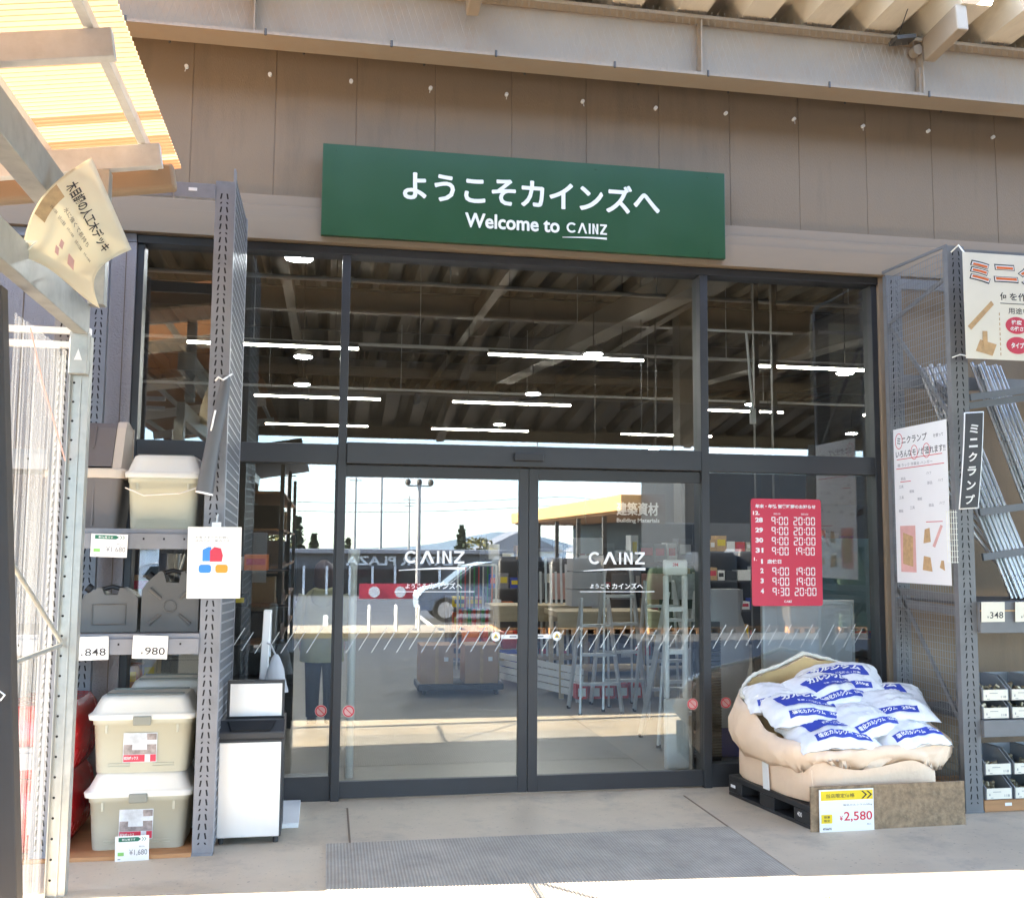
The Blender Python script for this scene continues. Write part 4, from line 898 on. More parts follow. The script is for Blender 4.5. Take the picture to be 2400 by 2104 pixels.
# sacks
def sack(u, v, z, yaw, pitch, roll, label, ln=0.62, wd=0.40, th=0.085, logo_=True, seed=0, strip=True):
    rot = Matrix.Rotation(RZ+R(yaw), 3, 'Z') @ Matrix.Rotation(R(pitch), 3, 'X') @ Matrix.Rotation(R(roll), 3, 'Y'); c = Vector(W(u, v, z))
    def hgt(a, b): return th*(max(0, 1-abs(a)**3.2)**0.55)*(max(0, 1-abs(b)**2.8)**0.6)
    def sag(a, b): return -0.05*a*a + 0.016*noise.noise((a*2.2+seed, b*2.2, 3)) + 0.011*noise.noise((a*5+seed, b*4, 8)) + 0.006*abs(noise.noise((a*9+b*4+seed, b*7-a*3, 5)))
    def top(x, y, d=0.0):
        a, b = max(-1, min(1, x/(ln/2))), max(-1, min(1, y/(wd/2))); e = 1+0.03*noise.noise((a*3, b*3, seed))
        return c + rot @ Vector((x*e, y*e, hgt(a, b)+sag(a, b)+d))
    def bot(x, y):
        a, b = x/(ln/2), y/(wd/2); e = 1+0.03*noise.noise((a*3, b*3, seed))
        return c + rot @ Vector((x*e, y*e, -0.7*hgt(a, b)+sag(a, b)-0.003))
    m = MB(); g = lambda f: (lambda p, q: f((2*p-1)*ln/2, (2*q-1)*wd/2))
    m.grid(g(top), 40, 28); m.grid(g(bot), 24, 16)
    o = m.build('deicer_sack', M['sack'], loc=c); tag(o, label, 'sack', 'white sacks heaped in the bulk bag')
    m = MB(); mp = lambda x, y: top(x, y, 0.009)
    if logo_:
        lo = [(-0.20, -0.07), (0.215, -0.03), (0.19, 0.085), (-0.235, 0.06)]
        m.mat(0); m.grid(lambda p, q: top(*((Vector(lo[0]).lerp(Vector(lo[1]), p)).lerp(Vector(lo[3]).lerp(Vector(lo[2]), p), q)), 0.004), 14, 5)
        m.mat(1); write(m, None, 'カルシウム', -0.195, 0.012, 0.16, 0.070, mapf=mp, bold=0.05, shear=0.25); write(m, None, '融雪・凍結防止・防塵', -0.10, -0.040, 0.15, -0.015, mapf=mp, bold=0.03)
    if strip:
        m.mat(0); m.grid(lambda p, q: top(-0.20+0.40*p, -0.165+0.052*q, 0.004), 14, 3)
        m.mat(1); write(m, None, '塩化カルシウム', -0.185, -0.155, 0.05, -0.124, mapf=mp, bold=0.035); write(m, None, '25kg', 0.085, -0.153, 0.175, -0.127, mapf=mp, bold=0.03)
    m.build('print', [M['blue_ink'], M['paper']], o); return o
S = sack
S(-0.22, -0.28, 0.53, -6, 14, 3, 'white sack with blue band at the front left of the heap, partly under the collar', seed=1)
S(0.33, -0.30, 0.525, 4, 15, -3, 'white sack with 25kg strip lying along the front right rim of the bulk bag', seed=2, logo_=False, ln=0.54)
S(0.06, -0.22, 0.60, 12, 20, -4, 'white sack crumpled at the front centre of the heap', seed=3, logo_=False)
S(-0.27, -0.08, 0.655, -9, 20, 6, 'white sack with big blue logo on the left half of the heap', seed=4)
S(0.31, -0.12, 0.655, -14, 20, -9, 'white sack with long curved strip in the middle of the heap', seed=5, logo_=False, ln=0.66)
S(-0.33, 0.13, 0.70, -20, 16, 8, 'white sack with dark strip at the far left of the heap', seed=6, logo_=False, ln=0.5)
S(0.02, 0.07, 0.755, 10, 24, -2, 'white sack with slanted blue logo in the centre of the heap', seed=7)
S(0.38, 0.02, 0.675, -26, 20, -12, 'white sack with strip hanging down the right flank of the heap', seed=8, ln=0.66)
S(0.20, 0.20, 0.80, -22, 27, -8, 'topmost white sack leaning against the back rim of the bulk bag', seed=9)
m = MB(); m.grid(lambda u, v: W(0.30+0.20*u, 0.26-0.16*v, 0.90-0.13*v-0.06*u+0.012*noise.noise((u*4, v*4, 2))), 8, 8); tag(m.build('paper_sheet', M['paper'], solid=0.003), 'blank white sheet tucked at the top right of the sack heap', 'sheet')
# boards and sign in front
pl = Pl((1.555, -1.215, 0), (math.cos(R(1)), math.sin(R(1)), 0))
m = MB(); pl.rect(m, 0, 0, 1.07, 0.272, -0.012, 0); tag(m.build('strand_board', M['osb']), 'brown strand board leaning in front of the black pallet', 'board')
t = thing('price_board', (1.78, -1.23, 0), 'yellow topped white price board reading 2,580 yen on the strand board', 'price board')
p2 = Pl((1.605, -1.224, 0), (math.cos(R(1)), math.sin(R(1)), 0)); m = MB(); p2.rect(m, 0, 0.0, 0.37, 0.255, 0, 0.004); m.build('board', M['paper'], t)
m = MB(); p2.rect(m, 0.012, 0.19, 0.365, 0.247, 0.004, 0.005); p2.rect(m, 0.012, 0.052, 0.085, 0.105, 0.004, 0.005)
m.mat(1); write(m, p2, '当店限定価格', 0.045, 0.205, 0.24, 0.230, 0.0055, 0.01)
for k in range(2): p2.poly(m, [(0.285+0.035*k, 0.195), (0.297+0.035*k, 0.195), (0.325+0.035*k, 0.2185), (0.297+0.035*k, 0.242), (0.285+0.035*k, 0.242), (0.313+0.035*k, 0.2185)], 0.005, 0.006)
write(m, p2, '塩化カルシウム25kg', 0.16, 0.152, 0.36, 0.165, 0.0045, 0.0)
write(m, p2, '数量', 0.03, 0.083, 0.07, 0.098, 0.0055, 0.01); write(m, p2, '限定', 0.03, 0.060, 0.07, 0.076, 0.0055, 0.01); write(m, p2, '4936695', 0.02, 0.012, 0.08, 0.026, 0.0045, 0.02); write(m, p2, '税込', 0.32, 0.034, 0.35, 0.043, 0.0045)
m.mat(2); write(m, p2, '2,580', 0.165, 0.055, 0.358, 0.118, 0.0045, 0.012); write(m, p2, '¥', 0.135, 0.065, 0.157, 0.095, 0.0045, 0.01)
m.build('print', [M['yellow'], M['ink'], M['red_ink']], t)

# ================================================================ right rack
rk = thing('pipe_rack', (3.4, -0.5, 0), 'grey slotted rack with wire mesh side right of the entrance, holding pipes and bins', 'rack')
for x, y in ((2.795, -0.95), (2.80, -0.14), (4.3, -0.95), (4.3, -0.14)):
    m = MB(); upright(m, x, x+0.13, y, 3.88, 0.05); m.box(x-0.005, y-0.005, 0, x+0.135, y+0.06, 0.012); m.build('upright', [M['rack_r'], M['slot']], rk)
m = MB()
for k in range(27): y = -0.90+0.03*k; m.bar((2.81, y, 0.15), (2.81, y, 3.86), 0.0028, 0.0028)
for k in range(75): z = 0.15+0.05*k; m.bar((2.808, -0.9, z), (2.808, -0.1, z), 0.0028, 0.0028)
m.build('mesh_panel', M['mesh'], rk)
m = MB(); m.bar((2.805, -0.93, 3.885), (2.805, -0.06, 3.915), 0.01, 0.02)
zz = [(-0.12, 3.50), (-0.90, 2.65), (-0.12, 1.48), (-0.90, 0.55)]
m.bar((2.83, -0.92, 3.68), (2.83, -0.12, 3.50), 0.012, 0.03)
for a, b in zip(zz[:-1], zz[1:]): m.bar((2.83, a[0], a[1]), (2.83, b[0], b[1]), 0.012, 0.032)
m.bar((2.83, -0.92, 1.42), (2.83, -0.12, 1.44), 0.012, 0.05); m.bar((2.83, -0.92, 1.33), (2.83, -0.12, 1.35), 0.012, 0.06)
m.build('brace', M['rack_r'], rk)
for z0, z1 in ((1.19, 1.40), (0.50, 0.61)):
    m = MB(); m.box(2.926, -0.985, z0, 4.299, -0.951, z1); m.build('shelf_beam', M['rack_r'], rk, bevel=0.003)
    m = MB(); m.box(2.926, -0.95, z1-0.03, 4.299, -0.12, z1-0.005); m.build('shelf', M['rack_dark'], rk)
m = MB(); m.box(2.926, -0.987, 1.335, 4.299, -0.9855, 1.345); m.build('price_rail', M['tan_ink'], rk)
for (z, y, z2) in ((2.86, -0.72, 2.98), (2.80, -0.70, 2.93), (2.02, -0.78, 2.10), (1.70, -0.80, 1.78)):
    m = MB(); m.bar((2.95, y, z), (3.16, -0.2, z2+0.05), 0.025, 0.05); m.bar((3.16, y+0.1, z), (4.29, y+0.2, z2+0.06), 0.02, 0.05); m.build('pipe_holder', M['rack_dark'], rk)
for b_ in ((-0.14, 3.0, 3.1), (-0.14, 3.78, 3.86), (-0.95, 3.78, 3.86)): MB().box(2.931, b_[0], b_[1], 4.299, b_[0]+0.03, b_[2]).build('top_beam', M['rack_r'], rk)
m = MB()
for k in range(5): m.bar((2.715+0.018*k, -0.96, 1.66), (2.715+0.018*k, -0.96, 2.02), 0.003, 0.003)
for k in range(10): m.bar((2.71, -0.962, 1.665+0.038*k), (2.795, -0.962, 1.665+0.038*k), 0.003, 0.003)
m.build('grid_basket', M['cream'], rk)
# pipes
pm = None; n = 0
for (xt, zt, xb, zb, cnt) in ((3.02, 3.16, 3.44, 1.405, 8), (3.47, 3.19, 3.83, 1.405, 8)):
    for k in range(cnt):
        for layer in range(2):
            if layer and k in (0, cnt-1): continue
            dx = 0.034*k; yt, yb = -0.20-0.034*layer, -0.62-0.034*layer
            jj = rnd.uniform(-0.02, 0.02); a, b = Vector((xt+dx+0.01*layer, yt, zt+jj)), Vector((xb+dx*1.02+0.01*layer, yb, zb))
            m = MB(); m.tube([a, b], 0.0145, 10); m.mat(1); d = (a-b).normalized(); m.tube([a, a+d*0.001], 0.012, 10)
            o = m.build('steel_pipe', [M['pipe'], M['slot']])
            side = 'left' if xt < 3.2 else 'right'
            tag(o, 'zinc coated steel pipe leaning in the %s bundle on the grey rack' % side, 'pipe', 'steel pipes leaning in the %s bundle of the rack' % side)
for k in range(5):
    m = MB(); m.tube([(3.02+0.05*k, -0.25, 2.35), (3.62+0.06*k, -0.5, 1.405)], 0.0145, 10); o = m.build('steel_pipe', [M['pipe']]); tag(o, 'short zinc pipe leaning low behind the black vertical banner', 'pipe', 'short zinc pipes behind the vertical banner')
# parts bins
def binbox(x, z, label, w_=0.195):
    t = thing('parts_bin', (x+w_/2, -0.85, z), label, 'parts bin', 'grey parts bins on the right rack'); y0, y1, h = -0.96, -0.66, 0.155
    m = MB(); m.box(x+0.004, y0+0.03, z, x+w_-0.004, y1, z+0.008); m.box(x+0.004, y1-0.008, z+0.009, x+w_-0.004, y1, z+h)
    for xs in (x, x+w_-0.008): m.prism([(y0, 0), (y1, 0), (y1, h), (y0+0.12, h), (y0, 0.075)], lambda a, b: (xs, a, z+b), lambda a, b: (xs+0.008, a, z+b))
    m.box(x+0.009, y0+0.004, z, x+w_-0.009, y0+0.012, z+0.07); m.build('tray', M['bin_grey'], t, bevel=0.003)
    m = MB(); pl = Pl((x, y0-0.002, z)); pl.rect(m, 0.004, 0.005, w_-0.008, 0.075, 0, 0.002); m.mat(1); write(m, pl, '¥', 0.02, 0.025, 0.03, 0.042, 0.0025, 0.02); write(m, pl, '118', w_-0.06, 0.018, w_-0.022, 0.034, 0.0025, 0.01); pl.rect(m, 0.05, 0.05, 0.11, 0.053, 0.002, 0.003); pl.rect(m, 0.03, 0.012, 0.05, 0.015, 0.002, 0.003)
    m.build('label_strip', [M['cream_paper'], M['grey_ink']], t)
    m = MB(); q = random.Random(int(x*100+z*1000))
    for i in range(26):
        c = Vector((x+q.uniform(0.03, w_-0.03), q.uniform(-0.92, -0.70), z+0.02+0.06*q.random())); d = Vector((q.uniform(-1, 1), q.uniform(-1, 1), q.uniform(-0.4, 0.7))).normalized()
        m.tube([c, c+d*0.03], 0.011, 7)
    tag(m.build('clamp_fittings', M['brass']), 'loose zinc clamp fittings filling one of the grey bins', 'fittings', kind='stuff')
rows = (('top', 0.735), ('second', 0.615), ('third', 0.245), ('lowest', 0.085)); cols = ('beside the rack post', 'second from the post', 'third from the post', 'fourth from the post')
for rn, z in rows:
    for c, cn in enumerate(cols): binbox(2.94+0.215*c, z, 'grey parts bin with white price strip, %s row, %s' % (rn, cn))
    m = MB()
m = MB(); m.box(2.945, -0.93, 0, 4.29, -0.2, 0.075); m.mat(1); Pl((3.1, -0.93, 0.035)).rect(m, 0, 0, 0.05, 0.02, 0, 0.002); tag(m.build('plinth_board', [M['wood'], M['paper']], bevel=0.004), 'thick orange wooden plinth on the ground under the parts bins', 'board')
for k, (s_, lab) in enumerate((('348', 'cream price card reading 348 on the right rack shelf'), ('698', 'cream price card cut by the right edge of the picture'))):
    card(2.925+0.255*k, 3.10+0.255*k, 1.265, 1.40, -1.0, lab, price(s_), [M['cream_paper'], M['ink']], 0.5)
m = MB()
for zz_, dx in ((0.72, 0), (0.60, 0.0)):
    pass
# printed sheets on the right rack
t = thing('clamp_banner', (3.4, -1.06, 3.06), 'cream printed banner with large red and yellow katakana hung high on the right rack', 'banner')
p3 = Pl((2.83, -1.07, 3.055), (1, 0, 0)); m = MB(); p3.rect(m, 0, 0, 1.4, 0.745, 0, 0.003); m.build('sheet', M['cream_paper'], t)
m = MB(); m.mat(0); write(m, p3, 'ミニクランプ', 0.045, 0.525, 1.22, 0.705, 0.0035, 0.075, shear=-0.1)
m.mat(1); write(m, p3, 'ミニクランプ', 0.055, 0.535, 1.21, 0.695, 0.0045, 0.045, shear=-0.1)
m.mat(2); write(m, p3, 'ミニクランプ', 0.065, 0.545, 1.20, 0.685, 0.0055, 0.012, shear=-0.1)
m.mat(0); write(m, p3, '何を作りますか？', 0.275, 0.42, 0.80, 0.475, 0.0035, 0.015); write(m, p3, '用途いろいろ', 0.335, 0.325, 0.66, 0.37, 0.0035, 0.01); p3.rect(m, 0.275, 0.395, 1.1, 0.40, 0.003, 0.004)
m.mat(3); p3.poly(m, [(0.02, 0.225), (0.045, 0.20), (0.225, 0.385), (0.205, 0.41)], 0.003, 0.005); p3.poly(m, [(0.075, 0.055), (0.20, 0.025), (0.235, 0.105), (0.11, 0.135)], 0.003, 0.005); p3.rect(m, 0.13, 0.09, 0.165, 0.195, 0.005, 0.007)
for k in range(9): p3.rect(m, 0.262, 0.03+0.035*k, 0.268, 0.05+0.035*k, 0.003, 0.004)
m.mat(4); p3.disc(m, 0.395, 0.245, 0.085, 0.003, 0.005, 24, 0.06); p3.disc(m, 0.395, 0.105, 0.085, 0.003, 0.005, 24, 0.06)
m.mat(5); write(m, p3, '強度', 0.355, 0.25, 0.435, 0.283, 0.006, 0.03); write(m, p3, 'の強さ', 0.345, 0.205, 0.445, 0.238, 0.006, 0.03); write(m, p3, 'タイプ', 0.345, 0.085, 0.445, 0.125, 0.006, 0.04)
m.build('print', [M['ink'], M['paper'], M['orange_plastic'], M['tan_ink'], M['poster_red'], M['paper']], t)
m = MB(); m.tube([(2.85, -1.07, 3.79), (2.83, -1.03, 3.86), (2.82, -0.96, 3.83)], 0.006, 6); m.tube([(2.85, -1.07, 3.07), (2.82, -1.02, 3.09), (2.80, -0.96, 3.08)], 0.004, 6); m.build('tie', M['cream'], t)
t = thing('vertical_banner', (2.86, -1.05, 2.03), 'narrow black vertical banner with white katakana on the right rack post', 'banner')
f_ = lambda x, y, d=0.0: Vector((2.742+0.055*y, -1.06-0.02*math.sin(2.2*y), 2.02)) + Vector((0.138*x, -0.015*x, 0.66*y+0.01*x)) + Vector((0, -d, 0))
m = MB(); m.grid(lambda u, v: f_(u, v), 4, 16); m.build('sheet', M['white'], t, solid=0.003)
m = MB(); m.grid(lambda u, v: f_(0.05+0.90*u, 0.012+0.976*v, 0.0035), 4, 16); m.mat(1)
for k, ch in enumerate('ミニクランプ'):
    vs, fs, a0, a1, b0, b1 = glyphs(ch, 0.03); y1 = 0.87-0.145*k; h = 0.095; wd = 0.44
    if ch == 'ン' or ch == 'プ': wd = 0.46
    m.add([f_(0.28+(v[0]-a0)/(a1-a0)*wd, y1-h+(v[1]-b0)/(b1-b0)*h, 0.006) for v in vs], fs)
m.build('print', [M['dark_plastic'], M['paper']], t)
t = thing('clamp_poster', (2.78, -0.56, 1.5), 'tall white poster with katakana headings and red underlines on the wire mesh', 'poster')
p4 = Pl((2.78, -0.22, 1.505), (0, -1, 0)); w_ = 0.68; m = MB(); p4.rect(m, 0, 0, w_, 1.15, 0, 0.003); m.build('sheet', M['paper'], t)
m = MB(); write(m, p4, 'ミニクランプ', 0.05, 1.03, 0.44, 1.085, 0.0035, 0.012); write(m, p4, 'を使って', 0.52, 1.04, 0.64, 1.065, 0.0035); write(m, p4, 'いろんなモノが造れます!!', 0.03, 0.93, 0.66, 0.985, 0.0035, 0.012)
m.mat(1); write(m, p4, '棚 ラック 作業台 ハンガー', 0.05, 0.86, 0.5, 0.885, 0.0035)
for i, (x, y) in enumerate(((0.09, 0.76), (0.42, 0.78), (0.06, 0.70), (0.20, 0.66), (0.43, 0.71), (0.56, 0.72), (0.06, 0.62), (0.30, 0.60), (0.44, 0.55), (0.57, 0.56), (0.2, 0.54), (0.05, 0.52))): write(m, p4, ('部品', 'パイプ', '工具', '棚板')[i % 4], x, y, x+0.06, y+0.022, 0.0035)
m.mat(2)
for x0, y0, x1 in ((0.04, 0.915, 0.62), (0.08, 0.745, 0.22), (0.40, 0.44, 0.6), (0.03, 0.845, 0.64)): p4.rect(m, x0, y0, x1, y0+0.005, 0.003, 0.004)
def ringm(cx, cy, r):
    for k in range(18):
        a0, a1 = 2*math.pi*k/18, 2*math.pi*(k+1)/18
        p4.poly(m, [(cx+r*0.9*math.cos(a0), cy+r*1.1*math.sin(a0)), (cx+r*math.cos(a0), cy+r*1.2*math.sin(a0)), (cx+r*math.cos(a1), cy+r*1.2*math.sin(a1)), (cx+r*0.9*math.cos(a1), cy+r*1.1*math.sin(a1))], 0.003, 0.004)
ringm(0.075, 1.055, 0.05); ringm(0.275, 0.955, 0.045); ringm(0.43, 0.955, 0.045)
m.mat(3); p4.rect(m, 0.06, 0.08, 0.26, 0.42, 0.003, 0.004); p4.poly(m, [(0.47, 0.27), (0.50, 0.26), (0.60, 0.41), (0.575, 0.42)], 0.003, 0.004)
m.mat(4); p4.poly(m, [(0.09, 0.14), (0.22, 0.12), (0.23, 0.34), (0.10, 0.37)], 0.004, 0.005); p4.poly(m, [(0.36, 0.29), (0.45, 0.30), (0.44, 0.40), (0.38, 0.39)], 0.003, 0.004); p4.poly(m, [(0.34, 0.10), (0.46, 0.09), (0.44, 0.19), (0.36, 0.20)], 0.003, 0.004); p4.poly(m, [(0.55, 0.12), (0.61, 0.10), (0.60, 0.17), (0.57, 0.17)], 0.003, 0.004)
m.build('print', [M['ink'], M['grey_ink'], M['red_ink'], M['pink'], M['tan_ink']], t)

# ================================================================ opening-hours sheet on the glass
t = thing('hours_notice', (2.02, 0.06, 1.32), 'crimson holiday opening hours sheet with white digits on the right window', 'notice')
p5 = Pl((1.74, 0.062, 1.315)); WD, HT = 0.575, 0.815
m = MB(); p5.poly(m, [(WD/2+x, HT/2+y) for x, y in rrect(WD/2, HT/2, 0.02)], 0, 0.002); m.build('sheet', M['poster_red'], t)
SEG = {'0': 'abcdef', '1': 'bc', '2': 'abged', '3': 'abgcd', '9': 'abcfg', '4': 'fgbc', '5': 'afgcd', '8': 'abcdefg'}
def seg7(m, x, y, w_, h, ch):
    t_ = w_*0.23; g = t_*0.14
    P = {'a': [(t_*0.3, h), (w_-t_*0.3, h), (w_-t_, h-t_), (t_, h-t_)], 'd': [(t_*0.3, 0), (w_-t_*0.3, 0), (w_-t_, t_), (t_, t_)],
         'g': [(t_*0.6, h/2), (t_, h/2+t_/2), (w_-t_, h/2+t_/2), (w_-t_*0.6, h/2), (w_-t_, h/2-t_/2), (t_, h/2-t_/2)],
         'f': [(0, h-t_*0.3), (t_, h-t_-g), (t_, h/2+t_/2+g), (0, h/2+g)], 'b': [(w_, h-t_*0.3), (w_-t_, h-t_-g), (w_-t_, h/2+t_/2+g), (w_, h/2+g)],
         'e': [(0, t_*0.3), (t_, t_+g), (t_, h/2-t_/2-g), (0, h/2-g)], 'c': [(w_, t_*0.3), (w_-t_, t_+g), (w_-t_, h/2-t_/2-g), (w_, h/2-g)]}
    for s in SEG[ch]: p5.poly(m, [(x+a, y+b) for a, b in P[s]], 0.002, 0.003)
def clock(m, x, y, txt, h=0.062):
    for ch in txt:
        if ch == ':':
            for q in (0.3, 0.62): p5.rect(m, x+0.002, y+h*q, x+0.011, y+h*q+0.009, 0.002, 0.003)
            x += 0.019
        elif ch == '1': seg7(m, x-0.022, y, 0.033, h, ch); x += 0.02
        else: seg7(m, x, y, 0.033, h, ch); x += 0.042
m = MB(); write(m, p5, '年末・年始 営業時間のお知らせ', 0.035, HT-0.073, 0.53, HT-0.042, 0.0025, 0.04)
write(m, p5, '12.', 0.015, HT-0.125, 0.07, HT-0.095, 0.0025, 0.04); write(m, p5, '開店', 0.185, HT-0.122, 0.24, HT-0.108, 0.0025); write(m, p5, '閉店', 0.41, HT-0.122, 0.47, HT-0.108, 0.0025)
y = HT-0.2
for d, o_, c in (('28', '9:00', '20:00'), ('29', '9:00', '20:00'), ('30', '9:00', '20:00'), ('31', '9:00', '19:00'), ('1', None, None), ('2', '9:00', '19:00'), ('3', '9:00', '19:00'), ('4', '9:30', '20:00')):
    w1 = 0.062 if len(d) == 2 else 0.026
    if d == '1': write(m, p5, '1', 0.075, y+0.012, 0.09, y+0.048, 0.0025, 0.05); write(m, p5, '1.', 0.018, y+0.035, 0.042, y+0.06, 0.0025, 0.03); write(m, p5, '店休日', 0.125, y+0.012, 0.24, y+0.046, 0.0025, 0.04)
    else:
        write(m, p5, d, 0.095-w1, y+0.018, 0.095, y+0.056, 0.0025, 0.05); clock(m, 0.165, y, o_); clock(m, 0.345 if c[0] == '2' else 0.36, y, c)
    y -= 0.077
logo(m, Pl((1.74, 0.060, 1.315)), 0.26, 0.32, 0.025, 0.042); m.build('print', M['paper'], t)
# ================================================================ inside the shop: lamps
LIN = [(-3.4, 7.05), (0.78, 7.05), (4.95, 7.1), (-2.84, 12.0), (0.86, 12.0), (5.3, 12.0), (-2.9, 16.5), (0.92, 16.6), (5.56, 16.6), (-7.4, 7.05), (9.4, 12.0)]
for i, (x, y) in enumerate(LIN):
    rowd = {7: 'front', 12: 'middle', 16: 'far'}[int(y)]
    cold = 'at the left end' if x < -5 else 'left of the doors' if x < -1 else 'above the doors' if x < 2 else 'above the hours notice' if x < 6 else 'at the right end'
    t = thing('linear_lamp', (x+1.15, y, 4.5), 'long glowing tube lamp, %s row, %s' % (rowd, cold), 'lamp', 'tube lamps inside the shop')
    m = MB(); m.box(x, y-0.016, 4.495, x+2.32, y+0.016, 4.525); m.build('tube', M['lamp'], t)
    m = MB(); m.box(x, y-0.035, 4.526, x+2.32, y+0.035, 4.58)
    for q in (0.3, 2.0): m.tube([(x+q, y, 4.58), (x+q, y, 6.3)], 0.006, 5)
    m.build('housing', M['dark_steel'], t)
PEN = [(-1.78, 2.55), (-1.86, 7.83), (-1.94, 10.47), (2.25, 6.71), (2.16, 10.65), (2.34, 15.4), (6.52, 7.4), (6.54, 11.03), (10.86, 15.17), (7.53, 20.09)]
PL = ['nearest round lamp, just behind the top left pane', 'round lamp in the left pane below the front tube lamp', 'third round lamp back in the left pane', 'round lamp beside the front tube lamp over the doors', 'round lamp above the middle tube lamp over the doors', 'small far round lamp over the door header', 'round lamp by the right edge of the right pane', 'round lamp in the middle of the right pane', 'small far round lamp low in the right pane', 'tiny far round lamp near the door sensor']
for (x, y), lb in zip(PEN, PL):
    t = thing('round_lamp', (x, y, 4.5), lb, 'lamp', 'round lamps inside the shop')
    m = MB(); m.tube([(x, y, 4.49), (x, y, 4.50), (x, y, 4.51)], [0.09, 0.13, 0.13], 20); m.build('lens', M['lamp_cool'], t)  # lens widened to stand in for the lamp's glow
    m = MB(); m.tube([(x, y, 4.511), (x, y, 4.55), (x, y, 4.62)], [0.14, 0.14, 0.06], 20); m.tube([(x, y, 4.62), (x, y, 6.35)], 0.008, 5); m.build('housing', M['dark_steel'], t)
# dangling white cable box in the right pane
t = thing('hanging_switch', (2.35, 1.4, 2.9), 'small white box hanging on a rod behind the right upper pane', 'switch box')
m = MB(); m.tube([(2.30, 1.4, 3.72), (2.35, 1.4, 3.02)], 0.012, 7); m.build('rod', M['white'], t)
m = MB(); m.box(2.325, 1.38, 2.88, 2.375, 1.42, 3.02); m.build('box', M['white'], t, bevel=0.005)
m = MB(); m.tube([(1.9, 1.4, 3.73), (2.75, 1.4, 3.73)], 0.012, 7); m.build('rail', M['white'], t)
for x, y0 in ((2.9, 2.6), (3.1, 2.6)):
    m = MB(); m.box(x, y0, 1.5, x+0.05, y0+0.05, 5.0); tag(m.build('steel_stand', M['dark_steel']), 'dark upright pole behind the right upper pane', 'pole', 'dark poles behind the right pane')

# ================================================================ shelving and goods
q = random.Random(3)
GOODS = ['carton', 'paper', 'red_plastic', 'blue_plastic', 'dark_plastic', 'khaki', 'green_plastic', 'white', 'tan_ink', 'grey_ink', 'black', 'orange_plastic']
def shelf_unit(x0, x1, y0, y1, H, levels, label, mats='rack_dark', fill=1.0, goods=GOODS, gh=(0.12, 0.28), names='store'):
    t = thing('shelf_unit', ((x0+x1)/2, (y0+y1)/2, 0), label, 'shelving')
    for x in (x0, x1-0.05):
        for y in (y0, y1-0.05): MB().box(x, y, 0, x+0.05, y+0.05, H).build('upright', M[mats], t)
    for z in levels: MB().box(x0+0.051, y0, z-0.03, x1-0.051, y1, z).build('shelf', M[mats], t)
    MB().box(x0+0.05, y1-0.012, 0.05, x1-0.05, y1-0.002, H).build('back', M[mats], t)
    n = 0
    for z, zt in zip(levels, list(levels[1:])+[H+0.3]):
        if fill == 0: continue
        x = x0+0.07
        while x < x1-0.2:
            w_ = q.uniform(0.10, 0.26); h = min(zt-z-0.05, q.uniform(*gh))
            if q.random() < fill and h > 0.05:
                k = q.choice(goods); m = MB(); d_ = q.uniform(0.02, 0.06)
                m.box(x, y0+d_, z+0.001, min(x+w_, x1-0.06), y0+d_+0.25, z+h)
                m.mat(1).box(x+0.02, y0+d_-0.002, z+h*0.35, min(x+w_, x1-0.06)-0.02, y0+d_, z+h*0.75)
                o = m.build('packed_goods', [M[k], M[q.choice(['paper', 'cream_paper', 'yellow', 'ink', 'poster_red'])]], bevel=0.004)
                tag(o, 'boxed goods standing on the shelves of the %s' % names, 'goods', 'boxed goods on the %s' % names)
            x += w_+q.uniform(0.005, 0.03)
    return t
shelf_unit(1.35, 3.9, 6.5, 7.1, 2.1, (0.15, 0.65, 1.15, 1.55), 'dark shelving below the brown hanging department sign', 'black', names='dark shelving below the department sign', gh=(0.15, 0.4), goods=['dark_plastic', 'black', 'grey_ink', 'carton', 'dark_plastic', 'white'])
shelf_unit(1.0, 2.0, 8.6, 9.2, 2.1, (0.15, 0.65, 1.1, 1.55), 'dark shelving further back, left of the department sign', names='shelving left of the department sign')
shelf_unit(0.35, 1.0, 7.9, 8.4, 1.0, (0.1, 0.5, 0.85), 'low grey shelving with red and yellow goods seen through the left door', 'rack', names='low grey shelving behind the left door', goods=['red_plastic', 'yellow', 'orange_plastic', 'blue_plastic', 'carton'])
shelf_unit(-4.2, -2.75, 2.0, 2.5, 2.1, (0.1, 0.5, 0.9, 1.3, 1.7), 'dark shelving of timber pieces behind the left rack', 'rack_dark', names='dark shelving behind the left rack', goods=['pale_wood', 'tan_ink', 'wood', 'carton'])
shelf_unit(-2.55, -1.75, 2.9, 3.4, 1.9, (0.1, 0.45, 0.8, 1.15, 1.5), 'dark shelving with a few goods in the lower left pane', 'black', fill=0.35, names='dark shelving in the lower left pane')
shelf_unit(3.6, 5.4, 3.9, 4.4, 2.3, (0.2, 0.7, 1.2, 1.7), 'dark shelving of blue sheet and boxed goods behind the hours notice', names='shelving behind the hours notice')
shelf_unit(4.2, 6.6, 9.5, 10.1, 2.2, (0.2, 0.7, 1.2, 1.7), 'long far shelving at the right of the shop', names='long far shelving at the right')
